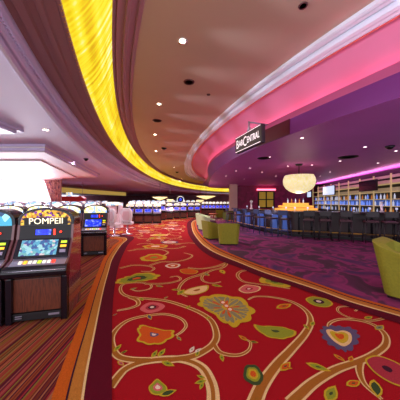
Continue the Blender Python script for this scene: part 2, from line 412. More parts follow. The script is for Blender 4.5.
# right cornice ring
G=arr(cG,ZM,D0,30); H=arr(cH,ZH,D0,28.5); J=arr(cJ,ZJ,D0,24.5); K=arr(cK,ZK,D0,24.5); L=arr(cL,ZL,D0,24.5)
def close_right(P):     # the far end of the drum turns away to the right
    x,d,z=P[-1]; ex=np.array([(x+.5,d+1.0,z),(x+1.6,d+1.9,z),(x+4,d+2.6,z),(14,d+3,z)]); return np.vstack([P,ex])
G,H,J,K,L=[close_right(P) for P in (G,H,J,K,L)]
prof=[(0,0),(0,-.07),(.12,-.07),(.13,.02),(.17,.02),(.18,-.05),(.38,-.03),(.44,.05),(.47,.05),(.48,-.10),(.64,-.09),(.70,.03),(.73,.03),(.74,-.06),(.88,-.06),(.90,.0),(.93,.0),(.94,-.05),(1,-.03),(1.0,0)]
rows=[mix(G,H,s,dz) for s,dz in prof]
loft('trim_7',rows,[M['cornice_r']],label='white stepped cornice curving around the bar ceiling',smooth=False)
I=H.copy(); I[:,0]+=.11
I2=H.copy(); I2[:,0]+=.11; I2[:,2]+=.04
loft('trim_8',[H,I,I2],[M['orange_lip']],label='thin salmon lip under the white cornice',smooth=False)
Ji=J.copy(); Ji[:,0]+=.30; Ji[:,2]-=.12
Jt=J.copy(); Jt[:,0]+=.03
rows=[mix(I2,Ji,s,.10*math.sin(PI*s)) for s in (0,.1,.2,.35,.5,.65,.8,.9,1)]
loft('wall_cove',rows,[M['drum']],label='pink lit cove wall above the purple fascia')
Tr=J.copy(); Tr[:,0]+=.05; Tr[:,2]-=.12
loft('trim_9',[J,K],[M['ledge']],label='magenta ledge above the purple fascia')
loft('trim_10',[K,L],[M['fascia']],label='curving purple fascia over the bar entrance')
loft('trim_11',[J,Jt,Tr,Ji],[M['ledge']],label='light trough behind the magenta ledge',smooth=False)
pts=[(p[0]+.10,p[1],p[2]-.085) for p in J[:-4]]
b=MB(); b.tube(pts,.016,6); o=b.build('led_strip',M['pink_led']); tag(o,'pink glowing light strip lying in the cove trough over the bar','light strip')
b=MB(); n=len(L)
for i in range(n-1): b.quad((L[i][0],L[i][1],ZL),(L[i+1][0]+.001,L[i+1][1],ZL),(14.5,L[i+1][1],ZL),(14.5,L[i][1],ZL))
struct(b.build('ceiling',M['ceil_bar']),'low purple ceiling over the bar')

# ------------------------------------------------------------------ walls
b=MB(); b.box(-32,30,FAR,FAR+.1,0,ZM); struct(b.build('wall_back',M['wall_mauve']),'mauve wall at the far end of the hall')
b=MB(); b.box(3.45,14.5,22,22.15,0,ZL); struct(b.build('wall_bar',M['wall_bar']),'dark magenta wall at the back of the bar')
b=MB(); b.prism_z([(9.35,8.6),(9.45,8.6),(11.6,22),(11.5,22)],0,ZL); struct(b.build('wall_right',M['wall_dark']),'dark wall behind the bar shelves')
b=MB(); b.box(14.5,14.6,-1.5,22,0,ZL); struct(b.build('wall_right',M['wall_dark']),'right outer wall of the bar')
b=MB(); b.box(2.80,3.5,20.6,21.3,0,ZL); b.box(2.76,3.54,20.56,21.34,0,.15); struct(b.build('wall_pillar',M['pillar']),'beige square pillar at the left end of the bar wall')
# left window wall
b=MB(); b.prism_z([(-9.0,14.15),(-8.9,14.15),(-8.9-44*.66,58),(-9.0-44*.66,58)],0,ZE); struct(b.build('wall_left',M['wall_mauve']),'mauve side wall running back behind the windows')
WY=14.0
b=MB(); b.box(-20,-8.9,WY,WY+.15,0,.5); b.box(-20,-8.9,WY,WY+.15,2.75,ZE)
b.box(-9.2,-8.9,WY,WY+.15,.5,2.75)
struct(b.build('wall_left',M['ceil_tray']),'white wall around the bright windows at left')
for k in range(5):
    x1=-9.2-k*2.1; x0=x1-2.1
    b=MB(); b.box(x0,x0+.05,WY,WY+.1,.5,2.75); b.box(x1-.05,x1,WY,WY+.1,.5,2.75); b.box(x0,x1,WY,WY+.1,2.7,2.75); b.box(x0,x1,WY,WY+.1,.5,.56)
    w=struct(b.build('window_%d'%(k+1),M['white_frame']),'tall window full of white daylight')
    b=MB(); b.box(x0+.05,x1-.05,WY+.04,WY+.05,.56,2.7); b.build('pane',M['glass'],w)
t=thing('curtain','patterned rust drape gathered at the right end of the windows','curtain',(-9.1,WY-.25,0))
b=MB(); P=[]
for i in range(40):
    x=-.5+1.0*i/39; P.append((x,.06*math.sin(i*1.15)))
P=P+[(x,y+.03) for x,y in P[::-1]]
n=len(P); vs=[]
for z,sc,sh in ((0,.5,.1),(1.2,.45,.1),(1.7,.6,.05),(2.9,1.1,-.1)):
    vs+=[(x*sc+sh,y,z) for x,y in P]
fs=[(k*n+i,k*n+(i+1)%n,(k+1)*n+(i+1)%n,(k+1)*n+i) for k in range(3) for i in range(n)]+[tuple(range(n)),tuple(range(3*n,4*n))]
b.add(vs,fs,0,True); b.build('drape',M['curtain'],t)
b=MB(); b.tube([(-.45,.08,1.3),(.1,-.1,1.25),(.5,.08,1.3)],.03,6); b.build('tieback',M['gold'],t)

# ------------------------------------------------------------------ floor with woven pattern
def spl(P,n=10,closed=False):
    P=[Vector((a,b)) for a,b in P]; out=[]; m=len(P)
    rng=range(m) if closed else range(m-1)
    for i in rng:
        if closed: p0,p1,p2,p3=P[i-1],P[i],P[(i+1)%m],P[(i+2)%m]
        else: p0,p1,p2,p3=P[max(i-1,0)],P[i],P[i+1],P[min(i+2,m-1)]
        for k in range(n):
            t=k/n; out.append(.5*((2*p1)+(p2-p0)*t+(2*p0-5*p1+4*p2-p3)*t*t+(3*p1-p0-3*p2+p3)*t**3))
    if not closed: out.append(P[-1])
    return [(p.x,p.y) for p in out]
FM=['c_stripe','c_red','c_maroon','c_orange','c_gold','c_vine','c_cream','c_green','c_dkgreen','c_yellow','c_flame','c_pink','c_rose','c_grey','c_blue','c_dark','c_white','c_bar']
IX={k:i for i,k in enumerate(FM)}
fl=MB()
def ground(px): return gp(px[0],px[1],0)
R0=[(420,314),(400,309),(350,295),(320,284.5),(290,274.5),(265,267.0),(240,257.5),(215,246),(203,236.5),(197,228),(197,221.5),(203,218.3)]
R1=[(420,322),(400,316.5),(350,302),(320,291),(290,281),(265,273),(240,263),(212,251),(199,240.5),(192.5,229.5),(193,221.5),(202,217.3)]
R2=[(420,331),(400,324.5),(350,308),(320,297),(290,286),(265,279),(240,268.5),(210,256.5),(195,244),(187.5,231),(189,221),(201,216.3)]
def gpath(P): 
    Q=[ground(p) for p in P]; return spl(Q,8)
r0,r1,r2=gpath(R0),gpath(R1),gpath(R2)
def mixp(p,q,s): return [(a[0]*(1-s)+c[0]*s,a[1]*(1-s)+c[1]*s) for a,c in zip(p,q)]
def strip(P,Q,z,mi):
    n=min(len(P),len(Q)); vs=[(x,y,z) for x,y in P[:n]]+[(x,y,z) for x,y in Q[:n]]
    fl.add(vs,[(i,i+1,n+i+1,n+i) for i in range(n-1)],mi)
# base layers
fl.box(-32,30,-1.5,FAR,-.05,0,IX['c_red'])
# bar carpet: right of r0
vs=[(x,y) for x,y in r0]
n=len(vs); E2=[(30,y) for x,y in vs]
strip(r0,E2,.001,IX['c_bar'])
lx,ly=r0[-1]
fl.add([(r0[0][0],r0[0][1],.001),(30,r0[0][1],.001),(30,-1.5,.001),(r0[0][0]+1.2,-1.5,.001)],[(0,1,2,3)],IX['c_bar'])
fl.add([(lx,ly,.001),(30,ly,.001),(30,28,.001),(lx+2,28,.001)],[(0,1,2,3)],IX['c_bar'])
strip(r0,r1,.002,IX['c_orange']); strip(mixp(r0,r1,.30),mixp(r0,r1,.42),.003,IX['c_dark']); strip(mixp(r0,r1,.45),mixp(r0,r1,.98),.003,IX['c_gold']); strip(mixp(r0,r1,.93),mixp(r0,r1,1.08),.0118,IX['c_cream'])
strip(r1,r2,.0112,IX['c_maroon'])
# left bands
def lpath(P): return spl(P,8)
Lm=[gp(112,470),gp(112,400),gp(112,340),gp(112.5,310),gp(115,285),gp(120,262),gp(128,245),gp(134,238)]
Lc=[(-.52,.9),gp(81.6,400),(-1.28,2.7),gp(103,290),gp(108,272),gp(112.5,258),gp(121,245),gp(126.5,239.5)]
Lo=[(-.75,.9),gp(51,400),(-1.49,2.7),gp(90.6,290),gp(98,272),gp(104,258),gp(113,246),gp(119,241)]
def turn(P,o):      # bands turn left at the far end of the striped carpet
    x,y=P[-1]; return P+[(x-.5,y+.55),(x-2,y+1.0-o),(-14,y+1.2-o)]
Lm,Lc,Lo=[lpath(turn(P,o)) for P,o in ((Lm,0),(Lc,0),(Lo,0))]
strip(Lm,Lc,.0112,IX['c_maroon']); strip(mixp(Lc,Lm,-.02),mixp(Lc,Lm,.07),.0118,IX['c_cream'])
strip(Lc,Lo,.002,IX['c_gold']); strip(mixp(Lc,Lo,.46),mixp(Lc,Lo,.53),.004,IX['c_dark']); strip(mixp(Lc,Lo,.53),mixp(Lc,Lo,1),.003,IX['c_orange'])
far=[(-14,p[1]) if p[0]>-14 else p for p in Lo]
strip(Lo,[(-20,min(p[1],Lo[-1][1])) for p in Lo],.0015,IX['c_stripe'])
fl.add([(Lo[0][0],Lo[0][1],.0015),(-20,Lo[0][1],.0015),(-20,-1.5,.0015),(Lo[0][0]+.9,-1.5,.0015)],[(0,1,2,3)],IX['c_stripe'])
LZ=[.005]
def ribbon(P,w0,w1,mi,z):
    n=len(P); vs=[]
    for i,(x,y) in enumerate(P):
        a=P[max(i-1,0)]; c=P[min(i+1,n-1)]; tx,ty=c[0]-a[0],c[1]-a[1]; l=math.hypot(tx,ty) or 1
        w=(w0+(w1-w0)*i/(n-1))/2; vs.append((x-ty/l*w,y+tx/l*w,z)); vs.append((x+ty/l*w,y-tx/l*w,z))
    fl.add(vs,[(2*i,2*i+1,2*i+3,2*i+2) for i in range(n-1)],mi)
def vine(P,w0=.075,w1=.03,conv=True,z=None):
    Q=[ground(p) for p in P] if conv else P
    Q=spl(Q,8); LZ[0]+=.00004; z=LZ[0]
    ribbon(Q,w0,w1,IX['c_cream'],z); ribbon(Q,w0*.66,w1*.3,IX['c_vine'],z+.0006)
def blob(P,mi,z,conv=True,sc=1.0,lobes=0,la=0,ctr=None):
    Q=[ground(p) for p in P] if conv else P
    Q=spl(Q,5,True)
    cx=sum(p[0] for p in Q)/len(Q); cy=sum(p[1] for p in Q)/len(Q)
    if ctr: cx,cy=ctr
    out=[]
    for i,(x,y) in enumerate(Q):
        k=sc*(1+la*abs(math.sin(PI*lobes*i/len(Q))) if lobes else sc and 1)*(1 if lobes else sc)
        k=sc*(1+(la*abs(math.sin(PI*lobes*i/len(Q)))-la/2 if lobes else 0))
        out.append((cx+(x-cx)*k,cy+(y-cy)*k,z))
    n=len(out); fl.add(out+[(cx,cy,z)],[(i,(i+1)%n,n) for i in range(n)],mi)
    return cx,cy
def flower(P,cols,lobes=0,la=.12,scs=None,conv=True,z=.0065):
    scs=scs or [1,.84,.5,.25]
    for c,s in zip(cols,scs): blob(P,IX[c],z,conv,s,lobes if s>.3 else 0,la); z+=.0005
def leaf(a,b,col='c_green',wr=.34,conv=True,inner=None):
    p=Vector(ground(a)) if conv else Vector(a); q=Vector(ground(b)) if conv else Vector(b)
    t=q-p; nrm=Vector((-t.y,t.x))*wr/2; z=.0062+random.random()*.0003
    L_=[p]+[p+t*s+nrm*w for s,w in ((.2,.7),(.45,1),(.7,.75))]+[q]+[p+t*s-nrm*w for s,w in ((.7,.75),(.45,1),(.2,.7))]
    for sc,c in ((1.12,'c_yellow' if col!='c_white' else 'c_white'),(.8,col),(.3,inner or 'c_dkgreen')):
        m=p+t*.5; fl.add([(m.x+(v.x-m.x)*sc,m.y+(v.y-m.y)*(sc if sc>.5 else .8*sc),z) for v in L_],[tuple(range(8))],IX[c]); z+=.0005
vine([(110,388),(118,377),(126,369),(140,363),(158,360),(178,359.5),(192,362.5),(203,369),(210,381),(213,393),(213,408)],.085,.10)
vine([(150,361),(130,360),(118,356.5),(112.8,348),(112,337),(119,327),(130,320),(147,316),(165,314.5),(180,318.5),(186,325),(183,331),(176,336)],.085,.03)
vine([(168,360.5),(190,357.5),(203,352),(213,344.5),(216.5,335),(212,322),(202,314),(187,307.5),(167,301.3),(148,299),(135,298),(125,295.5),(120.7,291),(121.5,286),(128,283.5),(142,283),(151,285.5),(149,289.3),(138,291.3),(132,289.8)],.095,.03)
vine([(130,297.5),(137,300.5),(138,305),(130,308.5),(117,311)],.08,.04)
vine([(213,343),(219,352),(230,355.5),(241,355),(249,350),(250.5,343),(246,340)],.06,.02)
vine([(253,408),(262,386),(277,365),(291,350),(305,334),(310.5,322),(307,312),(296,304),(283,299.5),(268,297),(255,297),(248,300)],.12,.03)
vine([(291,404),(300,395),(315,382),(337,369.5),(360,361.5),(375,354),(385.5,345),(385,335),(375,326),(360,321),(342,319.5),(331,322.5),(328.5,327.5),(333,332.5)],.105,.03)
vine([(383,319),(372,321),(358,320),(346,316.5),(338,311.5),(339,307.5),(348,306.8),(357,309),(355,311.5)],.04,.025)
vine([(360,361),(359.5,372),(365,385),(382,400)],.075,.03)
vine([(252,270),(241,271.5),(237.5,276),(243,281.5),(256,284),(272,286),(290,289)],.08,.03)
vine([(212,252),(221,257.5),(226.5,263),(222,268),(212,270.5),(203,275.5),(203,281),(212,283.5),(221,282)],.10,.03)
vine([(228,262.5),(215,267),(200,269),(188,268)],.09,.05)
vine([(186,280),(203,273.5),(218,269)],.05,.05)
vine([(209,274.5),(197,276),(186,280),(179.5,287),(180,293),(187,297)],.09,.03)
vine([(145,284),(160,284),(173,282.5),(180.5,279.5),(177,276.5),(170,277.5)],.07,.03)
vine([(120,268.5),(133,265.5),(147,266),(154,268.5),(150,271.5),(141,271.5)],.08,.03)
vine([(150,265.5),(162,262),(175,262),(188,259),(192,255.5),(184,253)],.09,.04)
vine([(128,251),(145,249),(160,249.5),(168,252.5),(163,256)],.10,.04)
vine([(175,245),(190,243),(205,246),(210,250)],.1,.05)
big=[(199,302),(203,297.5),(212,295.5),(228,296),(240,298.5),(250,306),(253.5,312),(251,317.5),(245,322.5),(235,326.5),(228,325),(220,320),(212,313.5),(204,308.5),(199.5,306)]
flower(big,['c_yellow','c_grey'],9,.14,[1.0,.80])
bc=ground((226,308.5))
def petal(ax,ay,bx,by,w,col,z,n=10):
    out=[]; tx,ty=bx-ax,by-ay; l=math.hypot(tx,ty); nx,ny=-ty/l,tx/l
    for i in range(n):
        a=2*PI*i/n; u=(1-math.cos(a))/2; v=math.sin(a)*(.55+.45*u); out.append((ax+tx*u+nx*w*v,ay+ty*u+ny*w*v,z))
    fl.add(out,[tuple(range(n))],IX[col])
bo=[ground(p) for p in big]
for k,(x,y) in enumerate(bo[::1]):
    qx,qy=bc[0]+(x-bc[0])*.93,bc[1]+(y-bc[1])*.93
    l=math.hypot(qx-bc[0],qy-bc[1])
    petal(bc[0],bc[1],qx,qy,.062,'c_yellow',.0080+k*.00002); petal(bc[0]+(qx-bc[0])*.15,bc[1]+(qy-bc[1])*.15,bc[0]+(qx-bc[0])*.93,bc[1]+(qy-bc[1])*.93,.042,'c_grey',.0086+k*.00002)
    if k%2: petal(bc[0]+(qx-bc[0])*.2,bc[1]+(qy-bc[1])*.2,bc[0]+(qx-bc[0])*.62,bc[1]+(qy-bc[1])*.62,.022,'c_flame',.0091)
for px_ in ((223,303),(226.5,306.5),(230,310)):
    c=ground(px_); 
    for r,m_,z in ((.045,'c_flame',.0096),(.028,'c_white',.0100)): fl.add([(c[0]+r*math.cos(a*PI/6),c[1]+r*1.3*math.sin(a*PI/6),z) for a in range(12)],[tuple(range(12))],IX[m_])
flower([(138,327.5),(146,326),(160,330),(172,331),(174,335),(168,341),(157,345),(147,344.5),(138,341.5),(139,334)],['c_yellow','c_flame','c_blue','c_white'],8,.14,[1,.86,.24,.12])
flower([(140,309),(145,304.5),(152,302.5),(160,303.5),(165,306.5),(160,311),(150,313.5),(143,312)],['c_pink','c_rose','c_dark','c_white'],0,0,[1,.55,.34,.18])
flower([(116,281.5),(123,278),(130,276),(142,273),(157,274.5),(158,277.5),(150,280.5),(138,282),(128,283.5),(118,284)],['c_yellow','c_green','c_dkgreen','c_flame'],10,.16,[1,.82,.45,.2])
flower([(140,259.5),(145,256),(153,254),(162,255),(167,258),(160,260.5),(150,261.5)],['c_yellow','c_flame','c_green'],7,.14,[1,.7,.3])
flower([(165,266),(171,263.8),(180,264.5),(178,267.5),(170,268.3)],['c_white','c_flame','c_white'],0,0,[1,.7,.3])
flower([(180,270),(189,269),(198,271.3),(194,274.3),(183,273.5)],['c_yellow','c_flame'],0,0,[1,.9])
flower([(182,293.5),(188,289.5),(197,287),(208,285.5),(208,290),(203,293),(192,295.5)],['c_yellow','c_cream','c_vine'],0,0,[1,.86,.25])
flower([(253,325),(261,326.3),(270.5,326.5),(282,327.5),(291,330),(297,333.5),(290,338),(281,339.5),(270,338),(261,333.5)],['c_yellow','c_green','c_dkgreen'],8,.08,[1,.88,.2])
flower([(260,278),(267,276.5),(274,278),(282,279.5),(291,283.5),(289,287),(276,287),(270,284.5),(262,283)],['c_yellow','c_green','c_dkgreen'],6,.18,[1,.6,.25])
flower([(238.5,290),(243,286),(248,285),(260,287),(259,291),(250,293.5),(243,293)],['c_cream','c_pink','c_rose','c_white'],0,0,[1,.85,.35,.15])
flower([(305.5,299.5),(311,297),(317,297.3),(327,299.5),(333,304),(328,307.5),(318,307),(310,304)],['c_yellow','c_green','c_dark','c_white'],0,0,[1,.88,.42,.2])
flower([(322,329),(330,326.5),(340,327),(352,329),(358,335),(357,343),(349,351),(341,350),(330,345),(323,337)],['c_blue'],13,.22,[1])
flower([(326,331),(331,330),(336,332),(343,331),(350,333.5),(352,339),(350,344),(344,347),(337,344),(330,338)],['c_cream','c_yellow','c_flame'],0,0,[1,.72,.36],z=.0072)
flower([(365,361),(370,357),(377,356),(388,359),(402,366),(414,378),(408,388),(396,386),(383,379.5),(372,371)],['c_yellow','c_rose','c_dark'],0,0,[1,.9,.22])
flower([(148.5,388),(152,384),(157,379.5),(162,383),(167,388),(166,393),(158,396),(151,394)],['c_yellow','c_green','c_pink','c_white'],0,0,[1,.86,.5,.28])
flower([(243.5,372),(247,366),(254,365.5),(260,370),(263,377),(261,384.5),(252,385),(245,380)],['c_dkgreen','c_green','c_yellow','c_flame'],5,.1,[1,.7,.5,.3])
for a,b2,c in (((114,352),(121,345),'c_green'),((121,354),(127,351),'c_dkgreen'),((152,358),(157,351),'c_green'),((158,357),(165,349.5),'c_green'),((162,362),(174,366.5),'c_green'),((160,396),(176,391),'c_dkgreen'),
    ((190,353),(194,347),'c_white'),((195,353),(201,349),'c_white'),((177,337),(181,341),'c_grey'),((148,315),(151,320),'c_blue'),((113,316),(117,314),'c_blue'),
    ((206,381),(195,384),'c_green'),((205,379),(197,376),'c_green'),((203,383),(200,390),'c_green'),((221,355),(223,362),'c_green'),((250,342),(258,343),'c_dkgreen'),((247,341),(239,336),'c_flame'),
    ((281,371),(290,363),'c_flame'),((284,368),(292,369),'c_flame'),((307,364),(330,371.5),'c_green'),((334,355),(345,362),'c_flame'),((350,362),(352,357),'c_flame'),((347,386),(360,382),'c_flame'),((327,402),(335,387),'c_green'),
    ((277,308.5),(291,304.5),'c_flame'),((304,325),(309,330),'c_green'),((311,326),(314,322),'c_green'),((365,319),(372,317),'c_green'),((376,330),(383,326),'c_grey'),((172,290),(181,290),'c_green'),((178,295),(184,290),'c_green'),
    ((140,298),(143,301),'c_green'),((164,299),(168,297),'c_grey'),((204,273),(209,276),'c_grey'),((221,270),(224,274),'c_yellow'),((212,285),(222,287),'c_green'),((156,286),(163,287),'c_grey'),((130,290),(137,288),'c_grey'),
    ((196,357),(199,351),'c_green'),((118,362),(124,366),'c_pink'),((186,309),(190,306),'c_green'),((206,319),(211,317),'c_green'),((374,381),(378,398),'c_dkgreen')):
    leaf(a,b2,c,.42)
# the pattern carries on down the hall and behind the camera
random.seed(21)
def rx(d):   # right edge of the red carpet
    best=min(r2,key=lambda p:abs(p[1]-d)); return best[0]
def lxm(d):
    if d>9.4: return -9
    best=min(Lm,key=lambda p:abs(p[1]-d)+(10 if p[0]<-3.2 else 0)); return best[0]
cells=[]
d=7.6
while d<26:
    x0=lxm(d)+.4; x1=(rx(d) if d<17 else 12)-.3; x=x0+random.random()*.5
    while x<x1:
        s=.35+random.random()*.25
        a0=random.random()*6.28; sg=random.choice((-1,1))
        P=[]
        for k in range(9):
            a=a0+sg*k*.62; r=s*(1.15-.095*k); P.append((x+r*math.cos(a),d+r*math.sin(a)*1.2))
        P=[p for p in P if p[0]<(rx(p[1]) if p[1]<17 else 12)-.1 and p[0]>lxm(p[1])+.1]
        if len(P)>3: vine(P,.10,.04,conv=False)
        q=random.choice((['c_yellow','c_green','c_flame'],['c_yellow','c_flame','c_white'],['c_white','c_pink','c_rose'],['c_cream','c_yellow','c_green'],['c_blue','c_white','c_pink']))
        cx,cy=x+.55*math.cos(a0+2),d+.6*math.sin(a0+2)
        if lxm(cy)+.45<cx<(rx(cy) if cy<17 else 12)-.45:
            rr_=.18+random.random()*.14
            flower([(cx+rr_*1.3*math.cos(a*PI/4),cy+rr_*math.sin(a*PI/4)) for a in range(8)],q,7,.14,[1,.75,.35],conv=False)
        x+=1.0
    d+=.95
floor=fl.build('floor',[M[k] for k in FM]); struct(floor,'patterned carpet floor, red floral aisle between striped and purple carpets')

# ------------------------------------------------------------------ slot machines
def text_mesh(s,size,name,mat,parent,loc,rot,ext=.002,spacing=1.0):
    cu=bpy.data.curves.new(name,'FONT'); cu.body=s; cu.size=size; cu.extrude=ext; cu.align_x='CENTER'; cu.align_y='CENTER'; cu.space_character=spacing; cu.resolution_u=3
    tmp=bpy.data.objects.new('tmp',cu); COL.objects.link(tmp); bpy.context.view_layer.update()
    me=bpy.data.meshes.new_from_object(tmp.evaluated_get(bpy.context.evaluated_depsgraph_get())); bpy.data.objects.remove(tmp)
    me.materials.clear(); me.materials.append(mat); me.name=name
    o=bpy.data.objects.new(name,me); COL.objects.link(o); o.parent=parent; o.location=loc; o.rotation_euler=rot; return o
def arch(w,z0,z1,zt,n=16):
    P=[(-w,z0),(w,z0),(w,z1)]
    for i in range(1,n): a=PI*i/n; P.append((w*math.cos(a),z1+(zt-z1)*math.sin(a)**.8))
    P.append((-w,z1)); return P
def make_slot(label,group,glass,screen,detail=True,text=None,gname='slot_machine',sidem='side_gloss'):
    t=thing(gname,label,'slot machine',group=group)
    W=.335
    b=MB(); b.prism_x([(.06,.02),(.04,.56),(.03,.66),(.13,.75),(.27,.99),(.30,1.17),(.60,1.17),(.62,.02)],-W+.02,W-.02); b.build('cabinet',M['black_mat'],t,bevel=.006)
    sp=[(.0,.0),(-.01,.54),(-.05,.60),(-.05,.70),(.09,.77),(.23,1.00),(.27,1.19),(.33,1.27),(.60,1.27),(.64,1.0),(.64,0)]
    for sx in (-1,1):
        b=MB(); x0,x1=(W-.03,W) if sx>0 else (-W,-W+.03); b.prism_x(sp,x0,x1); b.build('side_panel',M[sidem],t,bevel=.006)
    if detail:
        for sx in (-1,1):
            b=MB(); b.prism_x([(-.015,0),(-.02,.56),(.05,.56),(.05,0)],sx*(W-.035)-.035,sx*(W-.035)+.035); b.build('corner_post',M['black_gloss'],t,bevel=.01)
    b=MB(); b.box(-W+.07,W-.07,.015,.06,.13,.54); dr=b.build('front_door',M['mahogany'],t,bevel=.006)
    if detail:
        b=MB(); b.box(-W+.07,W-.07,.0,.06,.03,.12); kp=b.build('kick_plate',M['black_mat'],t,bevel=.004)
        b=MB(); b.box(.12,.24,-.004,0,.07,.095); b.build('badge',M['silver'],kp)
        b=MB(); b.box(-.24,-.17,-.004,0,.085,.095); b.box(-.24,-.17,-.004,0,.06,.07); b.build('vent',M['silver'],kp)
    # bumper
    P=[(-.02,.56),(-.075,.59),(-.095,.64),(-.075,.69),(-.03,.715),(.04,.70),(.04,.56)]
    b=MB(); b.prism_x(P,-W-.012,W+.012,0,True); b.build('bumper',M['black_gloss'],t,bevel=.01)
    if detail:
        b=MB(); b.tube([(-W,-.088,.665),(W,-.088,.665)],.005,6); b.build('bumper_trim',M['chrome'],t)
    # button deck
    def on(y0,z0,y1,z1,s,off=0):
        dy,dz=y1-y0,z1-z0; l=math.hypot(dy,dz); return (y0+dy*s+off*(-dz/l), z0+dz*s+off*(dy/l))
    a=on(-.04,.70,.11,.775,0); c=on(-.04,.70,.11,.775,1)
    b=MB(); b.prism_x([a,c,(c[0],c[1]-.05),(a[0],a[1]-.03)],-W+.03,W-.03); dk=b.build('button_deck',M['silver'],t)
    if detail:
        cols=['white_btn','amber_lamp','white_btn','white_btn','green_lamp','white_btn','white_btn','red_lamp']
        for k in range(8):
            x=-.20+k*.052; p=on(-.04,.70,.11,.775,.35); q=on(-.04,.70,.11,.775,.62)
            b=MB(); b.prism_x([p,q,(q[0],q[1]+.012),(p[0],p[1]+.012)],x-.018,x+.018); b.build('button',M[cols[k]],dk)
    # screen on the slope
    sl=(.10,.775,.235,1.0)
    P=[on(*sl,.02),on(*sl,.98),on(*sl,.98,.025),on(*sl,.02,.025)]
    b=MB(); b.prism_x(P,-W+.03,W-.03); bz=b.build('screen_bezel',M['black_gloss'] if detail else M['silver'],t,bevel=.004)
    P=[on(*sl,.10,.026),on(*sl,.90,.026),on(*sl,.90,.030),on(*sl,.10,.030)]
    x1=.17 if detail else .22
    b=MB(); b.prism_x(P,-.25,x1); b.build('screen',M[screen],bz)
    if detail:
        for (s0,s1,mm) in ((.70,.82,'green_lamp'),(.48,.60,'amber_lamp'),(.2,.36,'silver')):
            P=[on(*sl,s0,.026),on(*sl,s1,.026),on(*sl,s1,.034),on(*sl,s0,.034)]
            b=MB(); b.prism_x(P,.205,.275); b.build('side_button',M[mm],bz)
    # middle panel
    b=MB(); b.prism_x([(.235,1.0),(.27,1.17),(.30,1.17),(.30,1.0)],-W+.03,W-.03); mp=b.build('display_panel',M['black_mat'],t)
    b=MB(); b.prism_x([(.236,1.055),(.251,1.125),(.262,1.125),(.247,1.055)],-.12,.06); b.build('credit_display',M['blue_scr'] if detail else M['silver'],mp)
    if detail:
        b=MB(); b.lathe([(0,-.01),(.014,-.01),(.014,.01),(0,.01)],10,0,(0,0)); o=b.build('indicator_lamp',M['red_lamp'],mp); o.location=(.18,.24,1.09); o.rotation_euler=(PI/2,0,0)
        b=MB(); b.box(.095,.115,.235,.25,1.05,1.13); b.build('card_slot',M['red_lamp'],mp)
    # top box
    b=MB(); b.prism_y(arch(W,1.16,1.24,1.42),.27,.58); tb=b.build('top_box',M['black_gloss'] if detail else M['silver'],t,bevel=.012)
    b=MB(); b.prism_y(arch(W-.035,1.185,1.23,1.39),.262,.275); gl=b.build('artwork_glass',M[glass],tb)
    if text:
        b=MB(); b.box(-.26,.26,.2595,.262,1.185,1.285); b.build('name_band',M['black_mat'],tb)
        text_mesh(text,.115,'game_lettering',M['text_cream'],tb,(0,.258,1.235),(PI/2,0,0),.003)
    if detail:
        b=MB(); b.lathe([(.035,1.415),(.03,1.44),(.012,1.46),(.012,1.50),(0,1.51)],10,0,(0,.42)); b.build('candle_lamp',M['silver'],tb)
    return t
th=math.radians(14.8)
s1=make_slot('gold-topped slot machine with cyan reel screen and dark wood door, nearest the striped carpet edge',None,'pomp_glass','game_scr',True,'POMPEII')
s1.location=(-2.03,2.75,.002); s1.rotation_euler=(0,0,th)
s2=make_slot('blue-topped slot machine cut off by the left edge, beside the gold-topped one',None,'teal_glass','game_scr',True)
s2.location=(-2.03-.70*math.cos(th),2.75-.70*math.sin(th),.002); s2.rotation_euler=(0,0,th)
s3=make_slot('silver slot machine with plain blue screen alone at the end of the second row',None,'pale_glass','blue_scr',True,sidem='side_gloss')
s3.location=(-2.96,6.13,.002); s3.rotation_euler=(0,0,th)
g2='slot machines of the second row'
for k,lab in ((1,'slot machine directly left of the plain blue screen one, behind the gold-topped one'),(2,'second slot machine left of the plain blue screen one'),(3,'third slot machine left of the plain blue screen one')):
    dup(s3,(-2.96-.70*k*math.cos(th),6.13-.70*k*math.sin(th),.002),th,lab,g2)
# third row: taller glowing ones behind
p3=make_slot('pale glowing slot machine at the right end of the row behind the second row','slot machines of the third row','white_glass','blue_scr',False)
p3.location=(-4.55,9.2,.002); p3.rotation_euler=(0,0,th); p3.scale=(1,1,1.08)
for k in range(1,7):
    dup(p3,(-4.55-.72*k*math.cos(th),9.2-.72*k*math.sin(th),.002),th,'pale glowing slot machine, number %s from the right end of the third row'%('two three four five six seven'.split()[k-1]),scale=(1,1,1.08))
# mid bank of four with blue screens, base at row 223.5
bk=make_slot('blue-screened slot machine at the right end of the bank of four past the white chairs','front row of the four-machine bank','pale_glass','blue_scr',False)
def bankpos(px,py): 
    x,d=gp(px,py); return x,d
q0=bankpos(157,223.5); bk.location=(q0[0],q0[1],.002); bk.rotation_euler=(0,0,math.radians(8))
ang=math.radians(8)
for k,w in enumerate(('second','third','fourth')):
    dup(bk,(q0[0]-.62*(k+1)*math.cos(ang),q0[1]-.62*(k+1)*math.sin(ang),.002),ang,w+' blue-screened slot machine from the right in the bank of four past the white chairs',scale=(.87,1,1))
bk.scale=(.87,1,1)
r_=thing('slot_machine','x','slot machine')
bpy.data.objects.remove(r_)
for k in range(5):
    dup(p3,(q0[0]-.1-.62*k,q0[1]+2.4,.002),math.radians(4),'%s glowing top from the right peeping over the bank of four machines'%('first second third fourth fifth'.split()[k]),'slot machines behind the four-machine bank',scale=(.87,1,1.12))
